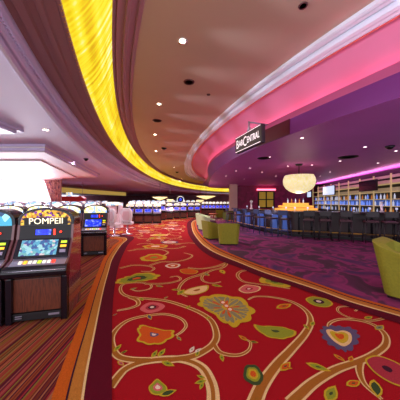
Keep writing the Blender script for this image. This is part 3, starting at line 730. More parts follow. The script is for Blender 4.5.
# pairs further along the back of the hall
pairs=[(166,219.5,10,'beyond the bank of four'),(180,218.5,4,'under the round wheel sign'),(194,217.5,-2,'right of the round wheel sign')]
for (px,py,an,wh) in pairs:
    x,d=gp(px,py); a=math.radians(an)
    for k,sd in ((-1,'left'),(1,'right')):
        dup(bk,(x+k*.31*math.cos(a),d+k*.31*math.sin(a),.002),a,'%s machine of the slot machine pair %s'%(sd,wh),'paired slot machines at the back',scale=(.87,1,1))
nm='first second third fourth fifth sixth seventh eighth'.split()
for k in range(8):
    x,d=gp(203+k*3.6,215.5); dup(bk,(x,d,.002),math.radians(-6),'%s from the left in the blue-lit slot machine row behind the green chairs'%nm[k],'blue-lit slot machines by the pillar',scale=(.55,.9,1.1))
for k in range(14):
    x,d=gp(133+k*5,212.5); dup(p3,(x,d,.002),0,'distant glowing slot machine, place %s from the left along the back wall'%('one two three four five six seven eight nine ten eleven twelve thirteen fourteen'.split()[k]),'slot machines in the far row',scale=(.98,1,1.25))
for k in range(6):
    x,d=gp(66+k*7.5,218.5); dup(p3,(x,d,.002),0,'%s pale slot machine from the left under the red canopy'%nm[k],'slot machines under the red canopy',scale=(.95,1,1.15))
# round wheel sign
x,d=gp(180.5,217)
t=thing('wheel_sign','round white-rimmed sign with dark blue face above the back slot machines','sign',(x,d,0))
b=MB(); b.lathe([(.30,-.06),(.36,-.06),(.36,.06),(.30,.06),(.30,-.06)],28); o=b.build('rim',M['white_glass'],t); o.rotation_euler=(PI/2,0,0); o.location=(0,0,1.74)
b=MB(); b.lathe([(0,-.03),(.30,-.03),(.30,.03),(0,.03)],28); o=b.build('face',M['navy'],t); o.rotation_euler=(PI/2,0,0); o.location=(0,0,1.74)
b=MB(); b.lathe([(0,-.05),(.13,-.05),(.13,.05),(0,.05)],20); o=b.build('hub',M['blue_scr'],t); o.rotation_euler=(PI/2,0,0); o.location=(0,0,1.74)
b=MB(); b.box(-.06,.06,.0,.06,0,1.45); b.build('post',M['black_mat'],t)
# red canopy
x,d=gp(76,219)
t=thing('canopy_sign','red hanging canopy with a small white square display on top','canopy',(x,d-.6,0))
b=MB(); P=[(-1.15,1.8),(-.9,1.98),(.9,1.98),(1.15,1.8),(1.0,1.56),(-1.0,1.56)]; b.prism_y(P,-.25,.25); b.build('canopy',M['red_canopy'],t,bevel=.02)
b=MB(); b.box(-.38,-.02,-.2,.1,1.97,2.32); b.build('display',M['white_glass'],t)
for sx in (-.9,.9):
    b=MB(); b.tube([(sx,0,1.95),(sx,0,ZE)],.015,6); b.build('hanger',M['silver'],t)
# second lit cove further back
pa=gp(58,188,3.1); pb=gp(126,193.2,3.1)
b=MB(); ln=Vector((pb[0]-pa[0],pb[1]-pa[1])).normalized(); nn=Vector((-ln.y,ln.x))*.15
b.prism_z([(pa[0],pa[1]),(pb[0],pb[1]),(pb[0]+nn.x,pb[1]+nn.y),(pa[0]+nn.x,pa[1]+nn.y)],2.62,ZE)
struct(b.build('trim_12',M['olive_cove']),'pale yellow lit cove band far away over the red canopy')

# ------------------------------------------------------------------ slot stools (white)
def make_slot_chair(label,loc,rz,group=None):
    t=thing('slot_chair',label,'chair',loc,rz,group)
    b=MB(); b.lathe([(0,0),(.24,0),(.24,.02),(.05,.05),(.035,.08),(.035,.46),(.0,.46)],20); b.build('pedestal',M['chrome'],t)
    b=MB(); b.box(-.24,.24,-.24,.24,.46,.58); b.build('seat',M['white_vinyl'],t,bevel=.04,bseg=3)
    b=MB(); P=[(-.2,.60),(.2,.60),(.25,.85),(.24,1.1),(.14,1.20),(-.14,1.20),(-.24,1.1),(-.25,.85)]
    b.prism_y(P,.20,.28); b.build('backrest',M['white_vinyl'],t,bevel=.02)
    b=MB(); P=[(-.13,.68),(.13,.68),(.17,.88),(.12,1.08),(-.12,1.08),(-.17,.88)]; b.prism_y(P,.275,.30); b.build('back_pad',M['pink_vinyl'],t,bevel=.008)
    for sx in (-.12,.12):
        b=MB(); b.tube([(sx,.22,.5),(sx,.24,.66)],.016,6); b.build('backrest_bracket',M['chrome'],t)
    return t
x,d=gp(114.5,236); c1_=make_slot_chair('white high-backed swivel chair, left one of the two at the carpet corner',(x,d,.003),math.radians(160))
x,d=gp(127.5,234.5); make_slot_chair('white high-backed swivel chair, right one of the two at the carpet corner',(x,d,.003),math.radians(185))
# white machine cluster behind the chairs
x,d=gp(113,228)
t=thing('bonus_kiosk','bright white arched game kiosk behind the two white chairs','kiosk',(x,d,.002),0)
b=MB(); b.box(-.30,.30,0,.5,0,.8); b.build('base',M['white_vinyl'],t,bevel=.02)
for sx in (-1,1):
    b=MB(); b.prism_y([(sx*.45,0),(sx*.33,0),(sx*.24,.8),(sx*.30,1.45),(sx*.44,1.45),(sx*.38,.8)],.05,.4); b.build('side_wing',M['white_vinyl'],t,bevel=.01)
b=MB(); b.prism_y(arch(.44,1.3,1.38,1.5),.04,.4); b.build('arch_top',M['white_glass'],t)
b=MB(); b.box(-.2,.2,-.01,.05,.85,1.25); b.build('screen',M['pink_vinyl'],t)

# ------------------------------------------------------------------ green club chairs
def make_club(label,loc,rz,mat,group=None,w=.38,hb=.78,lean=1.06):
    t=thing('club_chair',label,'armchair',loc,rz,group)
    # shell: U in plan, leaning outwards, top sloping from back to arms
    outer=[]; 
    def U(w_,dp,n=7):
        P=[(-w_,-dp)]
        P.append((-w_,dp-.16))
        for i in range(1,n): a=PI-PI/2*i/n; P.append((-w_+.16+.16*math.cos(a),dp-.16+.16*math.sin(a)))
        P.append((-w_+.16,dp)); P.append((w_-.16,dp))
        for i in range(1,n): a=PI/2-PI/2*i/n; P.append((w_-.16+.16*math.cos(a),dp-.16+.16*math.sin(a)))
        P.append((w_,dp-.16)); P.append((w_,-dp)); return P
    O=U(w,.36); I_=[(x*(w-.09)/w, (y-.09 if y>0 else y)) for x,y in O]
    def ht(y): s=max(0,min(1,(y+.36)/.72)); return .56+(hb-.56)*s**1.3
    n=len(O); vs=[]
    for x,y in O: vs.append((x*.93,y*.93,.04))
    for x,y in O: vs.append((x*lean,y*1.03+(.05 if y>.1 else 0)*(lean-1)/.06,ht(y)))
    for x,y in I_: vs.append((x*(lean-.02),y*1.0+(.03 if y>.1 else 0)*(lean-1)/.06-.02,ht(y)))
    for x,y in I_: vs.append((x,y,.30))
    fs=[]
    for k in range(3):
        for i in range(n-1): fs.append((k*n+i,k*n+i+1,(k+1)*n+i+1,(k+1)*n+i))
    for i in range(n-1): fs.append((3*n+i,3*n+i+1,i+1,i))
    fs.append((0,n,2*n,3*n)); fs.append((n-1,2*n-1,3*n-1,4*n-1))
    b=MB(); b.add(vs,fs); b.build('shell',mat,t,bevel=.012,smooth=False)
    b=MB(); b.box(-w+.11,w-.11,-.36,.24,.06,.30); b.build('seat_base',mat,t,bevel=.01)
    b=MB(); b.box(-w+.10,w-.10,-.38,.25,.305,.44); b.build('seat_cushion',mat,t,bevel=.035,bseg=3)
    for sx in (-1,1):
        for sy in (-1,1):
            b=MB(); b.lathe([(0,0),(.02,0),(.025,.06),(0,.06)],8,0,(sx*(w-.09),sy*.27)); b.build('leg',M['stool_wood'],t)
    return t
make_club('large olive green armchair cut off by the right edge of the picture',(3.36,3.42,.003),math.radians(37),M['green_uph'],hb=.88,lean=1.14)
x,d=gp(229.5,245.3); make_club('olive green armchair seen squarely from behind, nearest the carpet border of the middle group',(x,d+.30,.003),math.radians(176),M['green_uph'],w=.36,hb=.77)
x,d=gp(213,239); cA_=make_club('olive green armchair with a purple cushion, left of the one seen from behind',(x,d+.15,.003),math.radians(118),M['green_uph'],w=.34,hb=.75)
b=MB(); b.box(-.19,.19,-.1,-.02,.0,.3); o=tag(b.build('cushion',M['purple_uph'],None,bevel=.03,bseg=3),'dark purple cushion on the olive armchair in the middle group','cushion'); o.location=(x+.02,d+.12,.455); o.rotation_euler=(math.radians(-18),0,math.radians(118))
x,d=gp(206,230.5); make_club('pale green armchair, nearer of the two pale ones',(x,d+.3,.003),math.radians(120),M['pale_uph'],w=.34,hb=.80)
x,d=gp(203,226); make_club('pale green armchair with cream inside, farther of the two pale ones',(x,d+.35,.003),math.radians(70),M['pale_uph'],w=.36,hb=.78)
x,d=gp(220,217.8); make_club('olive armchair far back left of the beige pillar',(x,d,.003),math.radians(170),M['green_uph'],w=.36,hb=.75)
x,d=gp(229,219.5); make_club('dark green armchair at the foot of the beige pillar',(x-.1,d-.5,.003),math.radians(-150),M['dkgrn_uph'],w=.36,hb=.78)
x,d=gp(213.5,218.5)
t=thing('side_table','low round orange table between the far green armchairs','table',(x,d,.003))
b=MB(); b.lathe([(0,.40),(.42,.40),(.42,.45),(0,.45)],24); b.build('table_top',M['table_or'],t)
b=MB(); b.lathe([(0,0),(.22,0),(.22,.02),(.04,.05),(.04,.40),(0,.40)],16); b.build('pedestal',M['chrome'],t)

# ------------------------------------------------------------------ bar counter
ctr=[(2.3,14.6),(2.55,13.2),(3.0,11.6),(3.5,10.4),(3.95,9.72),(4.5,9.45),(5.3,9.1),(6.3,8.6),(7.25,8.2),(8.05,7.85)]
def offs(P,o):
    out=[]
    for i,(x,y) in enumerate(P):
        a=P[max(i-1,0)]; c=P[min(i+1,len(P)-1)]; tx,ty=c[0]-a[0],c[1]-a[1]; l=math.hypot(tx,ty); out.append((x-ty/l*o,y+tx/l*o))
    return out
cs=spl(ctr,6)
def sweep(o0,o1,z0,z1,mb,mi=0,P=None):
    P=P or cs; a=offs(P,o0); c=offs(P,o1); n=len(a)
    vs=[(x,y,z0) for x,y in a]+[(x,y,z0) for x,y in c]+[(x,y,z1) for x,y in a]+[(x,y,z1) for x,y in c]
    fs=[]
    for i in range(n-1):
        fs+= [(i,i+1,2*n+i+1,2*n+i),(n+i,n+i+1,3*n+i+1,3*n+i),(i,i+1,n+i+1,n+i),(2*n+i,2*n+i+1,3*n+i+1,3*n+i)]
    fs+=[(0,n,3*n,2*n),(n-1,2*n-1,4*n-1,3*n-1)]
    mb.add(vs,fs,mi)
t=thing('bar_counter','long dark curved bar counter with a glossy stone top','bar counter',(0,0,0))
b=MB(); sweep(-.22,.55,1.06,1.11,b); b.build('counter_top',M['counter_top'],t)
b=MB(); sweep(.08,.50,.003,1.06,b); b.build('counter_body',M['counter_frt'],t)
b=MB(); sweep(.02,.08,.003,.10,b); b.build('plinth',M['black_mat'],t)
for k in (2,7,12,17,21):
    P_=cs[k:k+3]; b=MB(); sweep(.04,.075,.2,.9,b,P=P_); b.build('lit_panel',M['blue_glow'],t)
b=MB(); sweep(-.14,-.10,.24,.28,b); b.build('foot_rail',M['gold'],t)
t.children[0]; 
# panel frames on the right front
for i in range(28,len(cs)-3,4):
    x,y=offs(cs,.07)[i]; b=MB(); b.box(x-.03,x+.03,y-.03,y+.03,.1,1.05); b.build('panel_stile',M['black_gloss'],t)
# stools
def make_stool(label,loc,rz,mat,group):
    t=thing('bar_stool',label,'bar stool',loc,rz,group)
    for sx in (-1,1):
        for sy in (-1,1):
            b=MB(); b.tube([(sx*.22,sy*.20,0),(sx*.17,sy*.16,.74)],[.016,.02],6); b.build('leg',mat,t)
    b=MB(); b.box(-.2,.2,-.2,.2,.74,.82); b.build('seat',M['stool_seat'],t,bevel=.025)
    b=MB(); b.tube([(-.2,-.185,.28),(.2,-.185,.28),(.2,.185,.28),(-.2,.185,.28)],.012,6,closed=True); b.build('foot_rail',mat,t)
    for sx in (-1,1):
        b=MB(); b.tube([(sx*.18,.17,.76),(sx*.19,.21,1.14)],.018,6); b.build('back_post',mat,t)
    b=MB(); b.box(-.19,.19,.19,.225,.94,1.15); b.build('backrest',mat,t,bevel=.012)
    return t
op=offs(cs,-.52)
def at_s(i): 
    i=max(1,min(len(cs)-2,i)); a=op[i-1]; c=op[i+1]; rz=math.atan2(c[1]-a[1],c[0]-a[0]); return op[i],rz
st1=make_stool('x',(0,0,.003),0,M['stool_blue'],None)
st2=make_stool('x',(0,0,.003),0,M['stool_wood'],None)
blues=[3,8,12,16,20,24]; darks=[31,35,39,43,46,49,52]
ordn='first second third fourth fifth sixth seventh'.split()
for j,i in enumerate(blues):
    p,rz=at_s(i); lab='blue-lit metal bar stool, %s from the left end of the bar counter'%ordn[j]
    if j==0: st1.location=(p[0],p[1],.003); st1.rotation_euler=(0,0,rz+PI); st1['label']=lab; st1['group']='blue-lit bar stools'
    else: dup(st1,(p[0],p[1],.003),rz+PI,lab)
for j,i in enumerate(darks):
    p,rz=at_s(i); lab='dark wooden bar stool, %s along the right stretch of the counter'%ordn[j]
    if j==0: st2.location=(p[0],p[1],.003); st2.rotation_euler=(0,0,rz+PI); st2['label']=lab; st2['group']='dark bar stools'
    else: dup(st2,(p[0],p[1],.003),rz+PI,lab)
# stools: back must face away from the counter
# central stepped gold display
t=thing('bar_display','stepped amber-lit display island behind the counter under the chandelier','display',(4.95,11.4,0))
b=MB(); b.box(-.95,.95,-.3,.3,.003,1.08); b.build('base',M['black_mat'],t)
for k,(w,z) in enumerate(((.98,1.08),(.80,1.22),(.58,1.33))):
    b=MB(); b.box(-w,w,-.34+.06*k,.34-.06*k,z,z+(.10 if k<2 else .12)); b.build('step',M['gold_glow'],t,bevel=.01)
# bottles, taps, glasses
def bottle_mesh(name,h=.28,r=.038,mat=None):
    b=MB(); b.lathe([(0,0),(r,0),(r,h*.58),(r*.8,h*.68),(r*.35,h*.76),(r*.35,h*.97),(0,h)],10); return b.build(name,mat)
bt={k:bottle_mesh('bottle',.30,.04,M[k]) for k in ('bottle_blue','bottle_clear','bottle_amber')}
first={k:True for k in bt}
def put_bottle(kind,x,y,z,label,group,s=1):
    o=bt[kind]
    if first[kind]: first[kind]=False
    else: o=o.copy(); COL.objects.link(o)
    o.location=(x,y,z); o.scale=(s,s,s); tag(o,label,'bottle',group)
random.seed(5)
for k in range(5): put_bottle('bottle_amber' if k%2 else 'bottle_clear',4.95-.4+.2*k,11.4,1.45,'bottle on the top step of the amber-lit display island','bottles on the amber display',.8)
for k in range(11):
    i=(6,11,16,21,26,31,36,41,44,49,53)[k]; p=offs(cs,.30)[min(i,len(cs)-1)]
    b=None
    if k==0:
        gmb=MB(); gmb.lathe([(0,0),(.03,0),(.006,.01),(.006,.07),(.04,.10),(.035,.17),(.0,.17)],10); gl0=gmb.build('wine_glass',M['bottle_clear']); gl=gl0
    else: gl=gl0.copy(); COL.objects.link(gl)
    gl.location=(p[0],p[1],1.11); tag(gl,'small clear glass standing on the bar counter top','glass','glasses along the bar counter')
i=46; p=offs(cs,.32)[i]
t=thing('beer_tap','tall white beer tap tower standing on the right stretch of the counter','beer tap',(p[0]+.05,p[1],1.11))
b=MB(); b.lathe([(0,0),(.08,0),(.08,.03),(.045,.05),(.04,.34),(.06,.38),(0,.42)],14); b.build('tower',M['white_vinyl'],t)
b=MB(); b.tube([(0,-.03,.30),(0,-.12,.30),(0,-.13,.24)],.012,6); b.build('spout',M['chrome'],t)
b=MB(); b.tube([(0,-.10,.31),(0,-.11,.43)],[.012,.02],6); b.build('handle',M['black_mat'],t)
p=offs(cs,.30)[8]
t=thing('beer_tap','white beer tap tower on the left stretch of the counter','beer tap',(p[0],p[1],1.11))
b=MB(); b.lathe([(0,0),(.09,0),(.09,.03),(.05,.05),(.05,.36),(.10,.40),(.06,.48),(0,.50)],14); b.build('tower',M['white_vinyl'],t)
b=MB(); b.tube([(0,-.03,.32),(0,-.14,.32),(0,-.15,.25)],.014,6); b.build('spout',M['chrome'],t)

# ------------------------------------------------------------------ back bar shelves
sa=Vector((8.75,9.0)); sb=Vector((10.6,20.6)); sd=(sb-sa); sl_=sd.length; sd.normalize(); sang=math.atan2(sd.y,sd.x)
t=thing('back_bar_shelves','tall lit back bar shelving with cream posts and black panels','shelving',(sa.x,sa.y,.003),sang)
# local x runs away along the wall, local -y... front faces the counter (local +y)
nb=9; bay=sl_/nb
b=MB(); b.box(-.6,sl_,-.42,-.38,0,2.86); b.build('back_panel',M['black_panel'],t)
b=MB(); b.box(-.6,sl_,-.40,.10,0,.92); b.build('cabinet_base',M['black_mat'],t)
for z in (1.28,1.62,1.98,2.36):
    b=MB(); b.box(-.6,sl_,-.38,0,z,z+.03); b.build('shelf',M['cream_post'],t)
for z0,z1 in ((2.04,2.22),(2.42,2.60),(2.70,2.84)):
    b=MB(); b.box(-.6,sl_,-.375,-.36,z0,z1); b.build('cream_panel',M['cream_panel'],t)
for k in range(0,nb+1):
    x=k*bay; b=MB(); h=2.92 if k<1 else 2.85
    b.box(x-.02,x+.02,-.01,.05,.92,h); b.build('post',M['cream_post'],t)
b=MB(); b.box(-.6,bay*.02,-.03,.05,2.85,2.92); b.build('header_rail',M['cream_post'],t)
b=MB(); b.box(-.6,sl_,-.375,-.37,1.31,1.60); b.build('blue_back_light',M['blue_glow'],t)
mt=Matrix.Translation((sa.x,sa.y,.003))@Matrix.Rotation(sang,4,'Z')
for z,nn_,gr in ((1.313,64,'bottles on the blue-lit shelf'),(1.653,44,'bottles on the upper shelf'),(.925,36,'bottles on the back counter')):
    for k in range(nn_):
        x=-.4+(sl_+.2)*k/(nn_-1)+random.uniform(-.04,.04)
        if abs((x/bay)-round(x/bay))*bay<.09: x+=.10
        if k and x-xp<.085: x=xp+.085
        xp=x
        p=mt@Vector((x,-.17+random.uniform(-.06,.06),z))
        kind=random.choice(('bottle_blue','bottle_blue','bottle_clear') if z>1.2 and z<1.4 else ('bottle_clear','bottle_clear','bottle_amber','bottle_blue','bottle_blue'))
        put_bottle(kind,p.x,p.y,p.z,{'bottles on the blue-lit shelf':'small bottle standing on the blue-lit back bar shelf','bottles on the upper shelf':'small bottle standing on the shelf above the blue-lit one','bottles on the back counter':'small bottle standing low on the back bar counter'}[gr],gr,random.uniform(.75,.98))
# televisions on the shelves
def tv(pxa,pxb,z0,z1,mat,label):
    # where the sight line meets the shelf front
    def s_at(px):
        k=(px-200)/F; s=(k*sa.y-sa.x)/(sd.x-k*sd.y); return s
    s0,s1=s_at(pxb),s_at(pxa); c=(s0+s1)/2; w=abs(s1-s0)/2
    p=mt@Vector((c,.14,(z0+z1)/2))
    t=thing('television',label,'television',p,sang)
    h=(z1-z0)/2
    b=MB(); b.box(-w,w,-.05,.03,-h,h); b.build('casing',M['black_mat'],t,bevel=.01)
    b=MB(); b.box(-w+.03,w-.03,.03,.036,-h+.03,h-.03); b.build('screen',M[mat],t)
    b=MB(); b.box(-.06,.06,-.09,-.05,-.06,.06); b.build('wall_bracket',M['black_mat'],t)
tv(325,337,2.02,2.72,'tv_light','lit pale blue television on the back bar, left of the dark one')
tv(362,380,2.08,2.66,'tv_dark','dark switched-off television on the back bar')
tv(309,313,1.95,2.5,'tv_light','small pale television at the far left end of the back bar')

# chandelier
cx,cy=(299-200)/F*9.6,9.6
t=thing('chandelier','large glowing cream crystal bowl chandelier over the bar','chandelier',(cx,cy,0))
prof=[(0,1.87)]
for k in range(1,12):
    a=PI/2*k/11*1.22; prof.append((.66*math.sin(min(a,PI)),2.40-.53*math.cos(a)))
prof.append((.58,2.66)); prof.append((0,2.66))
b=MB(); b.lathe(prof,36); b.build('bowl',M['chand'],t)
b=MB(); b.tube([(0,0,2.65),(0,0,ZL-.05)],.02,8); b.build('rod',M['black_mat'],t)
b=MB(); b.lathe([(0,ZL-.06),(.12,ZL-.06),(.16,ZL-.001),(0,ZL-.001)],20); b.build('ceiling_rose',M['black_mat'],t)
# wall art on magenta wall
x0=(258-200)/F*21.9; x1=(274.5-200)/F*21.9
t=thing('wall_lattice','dark framed lattice with four olive panels on the magenta wall','wall art',(0,21.98,0))
zt=EYE+(202-191)/F*21.9; zb=EYE-(208-202)/F*21.9; xm=(x0+x1)/2; zm=(zt+zb)/2
b=MB()
for xx in (x0,xm-.06,x1-.12): b.box(xx,xx+.12,-.10,0,zb,zt)
for zz in (zb,zm-.05,zt-.1): b.box(x0,x1,-.10,0,zz,zz+.1)
b.build('frame',M['black_mat'],t)
for a in (0,1):
    for c in (0,1):
        xa=(x0+.12,xm+.06)[a]; xb=(xm-.06,x1-.12)[a]; za=(zb+.1,zm+.05)[c]; zc=(zm-.05,zt-.1)[c]
        b=MB(); b.box(xa,xb,-.06,-.01,za,zc); b.build('art_panel',M['olive_glow'],t)
b=MB(); b.box(x0-.1,x1+.1,-.15,0,zt+.05,zt+.22); o=b.build('picture_light',M['pink_glow']); o.location=(0,21.98,0); tag(o,'pink light bar above the olive lattice panels','lamp')

# ------------------------------------------------------------------ hanging sign BARCENTRAL and maroon panel on the fascia
# place sign close to the fascia, facing the aisle
P0=Vector(((237-200)/F*6.2,6.2)); P1=Vector(((263.5-200)/F*5.0,5.0)); mid=(P0+P1)/2
dv=P1-P0; W_=dv.length; an=math.atan2(dv.y,dv.x)
zt=EYE+1.80; zb=EYE+1.34
t=thing('hanging_sign','dark hanging bar sign with white lettering on the purple fascia','sign',(mid.x,mid.y,(zt+zb)/2),an)
h=(zt-zb)/2*.95; w=W_/2
b=MB(); b.box(-w,w,-.06,.06,-h,h); b.build('sign_box',M['sign_body'],t,bevel=.03,bseg=3)
for z in (h-.035,-h+.02): b=MB(); b.box(-w+.03,w-.03,-.068,-.058,z,z+.012); b.build('border_line',M['sign_text'],t)
L1=text_mesh('B',.24,'lettering',M['sign_text'],t,(-w*.76,-.065,-.01),(PI/2,0,0)); L1.scale=(1.05,1.35,1)
L2=text_mesh('AR',.17,'lettering',M['sign_text'],t,(-w*.46,-.065,-.01),(PI/2,0,0)); L2.scale=(1.0,1.35,1)
L3=text_mesh('C',.26,'lettering',M['sign_text'],t,(-w*.14,-.065,-.02),(PI/2,0,0)); L3.scale=(1.0,1.35,1)
L4=text_mesh('ENTRAL',.17,'lettering',M['sign_text'],t,(w*.46,-.065,-.01),(PI/2,0,0)); L4.scale=(.9,1.35,1)
b=MB(); b.tube([(0,0,h-.02),(0,0,h+.26)],.022,8); b.build('hanger_post',M['silver'],t)
b=MB(); b.tube([(-.10,0,h+.0),(0,0,h+.14),(.14,0,h+.0)],.012,6); b.build('hanger_brace',M['silver'],t)
b=MB(); b.tube([(0,0,h+.24),(0,.55,h+.24)],.02,6); b.build('wall_arm',M['silver'],t)
# maroon panel hugging the fascia
rowsT=[];rowsB=[]
for k in range(13):
    px=257+(290-257)*k/12
    # find depth on the fascia for that column
    best=min(np.linspace(3.5,9,600),key=lambda d:abs(200+cK(d)/d*F-px)); rowsT.append((cK(best)-.02,best-.01,ZK+.0)); 
    best=min(np.linspace(3.5,9,600),key=lambda d:abs(200+cL(d)/d*F-px)); rowsB.append((cL(best)-.02,best-.01,ZL+.01))
b=MB(); n=len(rowsT)
T2=[(x+.015,y+.005,z) for x,y,z in rowsT]; B2=[(x+.015,y+.005,z) for x,y,z in rowsB]
vs=rowsT+rowsB+T2+B2
fs=[]
for i in range(n-1): fs+=[(i,i+1,n+i+1,n+i),(2*n+i,2*n+i+1,3*n+i+1,3*n+i),(i,i+1,2*n+i+1,2*n+i),(n+i,n+i+1,3*n+i+1,3*n+i)]
fs+=[(0,n,3*n,2*n),(n-1,2*n-1,4*n-1,3*n-1)]
b.add(vs,fs); tag(b.build('fascia_panel',M['maroon_pan']),'dark maroon panel on the purple fascia right behind the hanging sign','panel')

# ------------------------------------------------------------------ ceiling lamps, speakers
def lamp(px,py,z,r,label,power,color,lens='white_lamp',group=None,spot=True,size=150):
    x,d=gp(px,py,z)
    t=thing('downlight',label,'ceiling light',(x,d,z),0,group)
    b=MB(); b.lathe([(r*.8,-.002),(r*1.25,-.006),(r*1.25,-.0005),(r*.8,-.0005),(r*.8,-.002)],18); b.build('trim_ring',M['white_frame'],t)
    b=MB(); b.lathe([(0,-.004),(r*.8,-.004),(r*.8,-.0005),(0,-.0005)],18); b.build('lens',M[lens],t)
    light(x,d,z-.03,power,color,size)
def light(x,d,z,power,color,size=150,rad=.06):
    ld=bpy.data.lights.new('downlight_or_fill','SPOT'); ld.energy=power; ld.color=color; ld.spot_size=math.radians(size); ld.spot_blend=.6; ld.shadow_soft_size=rad
    o=bpy.data.objects.new('downlight_or_fill',ld); COL.objects.link(o); o.location=(x,d,z)
warm=(1,.80,.62); white=(1,.93,.95); pink=(1,.45,.75)
for (px,py,pl) in ((182.5,41,'nearest the top of the picture'),(159,104,'second nearest, beside the yellow band'),(155,134.5,'third nearest, beside the yellow band'),(156,151,'fourth nearest, beside the yellow band'),(174,167.5,'above the far aisle by the cornice'),(182,179,'farthest, above the end of the aisle')):
    lamp(px,py,ZM,.075,'round white downlight in the high ceiling, '+pl,80,warm,group='downlights of the high ceiling')
for (px,py,pl) in ((46,129.8,'in the low lilac ceiling above the gold-topped slot machine'),):
    lamp(px,py,ZE,.07,'round white downlight '+pl,45,white)
bar_l=[(302,138),(365,147),(396,151),(269.5,157),(312,165),(288,166),(340,161),(378,163),(250,168),(236,171),(262,172),(276,176),(330,172),(226,176),(320,176),(244,179)]
for i,(px,py) in enumerate(bar_l):
    x,d=gp(px,py,ZL)
    lamp(px,py,ZL,.045,'tiny pinkish downlight in the purple bar ceiling',20,pink if i%3 else (1,.7,.8),'small_lamp','downlights of the bar ceiling',size=140)
def speaker(px,py,z,r,label,mat='ring_dark',nm='ceiling_speaker',cat='speaker',grp=None):
    x,d=gp(px,py,z); t=thing(nm,label,cat,(x,d,z),0,grp)
    b=MB(); b.lathe([(r*.75,-.012),(r,-.015),(r*1.1,-.001),(r*.75,-.001),(r*.75,-.012)],24); b.build('rim',M[mat],t)
    b=MB(); b.lathe([(0,-.008),(r*.75,-.008),(r*.75,-.001),(0,-.001)],24); b.build('grille',M['soffit'] if mat=='ring_dark' else M['black_mat'],t)
speaker(303,5.5,ZM,.065,'round dark ceiling speaker near the top right of the high ceiling')
speaker(189,82,ZM,.13,'round ceiling speaker between the two nearest downlights')
speaker(208.5,94.5,ZM,.05,'small round ceiling sensor left of the white cornice')
speaker(157,120.5,ZM,.16,'round ceiling speaker beside the yellow band, between the second and third downlights')
speaker(264,158,ZL,.22,'dark oval ceiling vent below the hanging sign','black_mat','ceiling_vent','vent')
speaker(348,157,ZL,.3,'wide dark ceiling vent right of the chandelier','black_mat','ceiling_vent','vent')
def camera_dome(px,py,z,label,r=.06):
    x,d=gp(px,py,z); t=thing('security_camera',label,'security camera',(x,d,z))
    b=MB(); b.lathe([(0,0),(r*1.3,0),(r*1.3,-.03),(0,-.03)],16); b.build('mount',M['black_mat'],t)
    b=MB(); b.lathe([(r,-.028),(r*.95,-.06),(r*.6,-.09),(0,-.10)],16); b.build('dome',M['black_gloss'],t)
camera_dome(390,146,ZL,'black dome camera at the right of the bar ceiling',.09)
camera_dome(164,148,ZM,'black dome camera in the high ceiling near the fourth downlight',.12)
camera_dome(177,172,ZM,'small black dome camera far along the high ceiling',.13)
camera_dome(86,158.5,ZE,'black dome camera in the low lilac ceiling left of the cornice',.07)
# flared pendant lamps far back
for (px,py,w,pl) in ((160,199,.95,'left of the wheel sign, nearer'),(170,201,.55,'just left of the wheel sign'),(206,198,1.2,'right of the wheel sign, nearest'),(200,201.5,.6,'right of the wheel sign, small')):
    d=19.0 if w>.9 else 24.0; x=(px-200)/F*d; z=EYE+(202-py)/F*d
    t=thing('pendant_lamp','cream flared bowl pendant lamp over the back slot machines, '+pl,'lamp',(x,d,0))
    b=MB(); b.lathe([(0,z-.12),(w*.3,z-.02),(w*.7,z+.15),(w*.68,z+.17),(0,z+.10)],24); b.build('lamp_shade',M['cream_lamp'],t)
    b=MB(); b.tube([(0,0,z+.1),(0,0,ZE if x<-.2 and d<22 else ZE+.0)],.015,6); b.build('cable',M['black_mat'],t)

# ------------------------------------------------------------------ lights of the place and added fill spots
for (x,d,p) in ((0,1.0,60),(-.5,3.0,40)): light(x,d,ZM-.05,p,warm,150,.1)
for (x,d,p) in ((-3.2,2.2,22),(-5,5,50),(-5,9,70),(-7,12,70),(-5,17,330),(-10,20,240),(-4,24,380),(1.2,24,300),(2,34,420),(-8,32,360)): light(x,d,ZE-.06,p,(1,.82,.95),160,.12)
for (x,d,p) in ((3.2,3.6,26),(5.2,6,26),(6.5,7.2,20)): light(x,d,ZL-.03,p,(1,.55,.8),150,.08)
ld=bpy.data.lights.new('blue_bar_glow','AREA'); ld.shape='RECTANGLE'; ld.size=3.5; ld.size_y=.1; ld.energy=14; ld.color=(.35,.5,1)
o=bpy.data.objects.new('blue_bar_glow',ld); COL.objects.link(o); o.location=(3.1,11.3,1.03); o.rotation_euler=(0,0,math.radians(-65))
ld=bpy.data.lights.new('bar_ceiling_fill','AREA'); ld.shape='RECTANGLE'; ld.size=11; ld.size_y=.35; ld.energy=85; ld.color=(1,.4,.72)  # added pink fill brightening the bar ceiling, without a fixture
o=bpy.data.objects.new('bar_ceiling_fill',ld); COL.objects.link(o); o.location=(sa.x+sd.x*5.6+.12,sa.y+sd.y*5.6,2.95); o.rotation_euler=(PI,0,sang)
# chandelier light
ld=bpy.data.lights.new('chandelier_glow','POINT'); ld.energy=18; ld.color=(1,.75,.7); ld.shadow_soft_size=.2
o=bpy.data.objects.new('chandelier_glow',ld); COL.objects.link(o); o.location=(cx,cy,1.72)
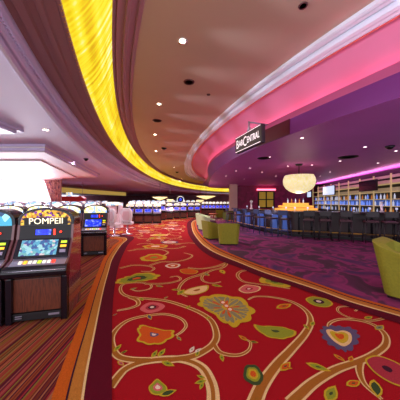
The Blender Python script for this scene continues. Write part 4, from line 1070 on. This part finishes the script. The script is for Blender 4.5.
# added cool fill spots without fixtures, aimed from the yellow band at the cornice
for d_ in (.8,1.7,2.6,3.6,4.7,6.0,7.4,9.0,11.0,13.5,16.5):
    x_=cB(d_)+.15; tg=Vector((cG(d_+1.0)+.05,d_+1.0,4.43)); o_=Vector((x_,d_,4.22))
    ld=bpy.data.lights.new('cornice_fill_spot','SPOT'); ld.energy=74+22*(tg-o_).length**1.5; ld.color=(.72,.80,1); ld.spot_size=math.radians(24); ld.spot_blend=1.0; ld.shadow_soft_size=.05
    o=bpy.data.objects.new('cornice_fill_spot',ld); COL.objects.link(o); o.location=o_; o.rotation_euler=(tg-o_).to_track_quat('-Z','Y').to_euler()
for (x,d,p) in ((-1.6,10.5,560),(-1.2,13.5,620),(-1.8,17,700),(-1.5,22,600)): light(x,d,ZM-.05,p,(1,.78,.88),120,.1)  # added fill spots for the pinkish glare on the far carpet, no fixtures
for (x,d,p) in ((6,19,70),(9.5,18,70),(4.5,16,40)): light(x,d,ZL-.03,p,(1,.5,.75),150,.08)  # added pink fill spots that brighten the magenta wall
# daylight outside
W=bpy.data.worlds.new('daylight'); S.world=W; W.use_nodes=True
bg=W.node_tree.nodes['Background']; bg.inputs['Color'].default_value=(.88,.90,1,1); bg.inputs['Strength'].default_value=2.05
ld=bpy.data.lights.new('window_daylight','AREA'); ld.shape='RECTANGLE'; ld.size=9; ld.size_y=2.2; ld.energy=3000; ld.color=(.92,.90,1)
o=bpy.data.objects.new('window_daylight',ld); COL.objects.link(o); o.location=(-14,WY+.6,1.7); o.rotation_euler=(-PI/2,0,0)

# ------------------------------------------------------------------ camera
cd=bpy.data.cameras.new('camera'); cam=bpy.data.objects.new('camera',cd); COL.objects.link(cam)
cam.location=(0,0,EYE); cam.rotation_euler=(PI/2,0,0)
cd.sensor_width=36; cd.lens=36*F/400; cd.shift_y=(HY-200)/400; cd.clip_start=.05; cd.clip_end=200
S.camera=cam
S.view_settings.view_transform='Standard'; S.view_settings.look='None'; S.view_settings.exposure=0.0; S.view_settings.gamma=1
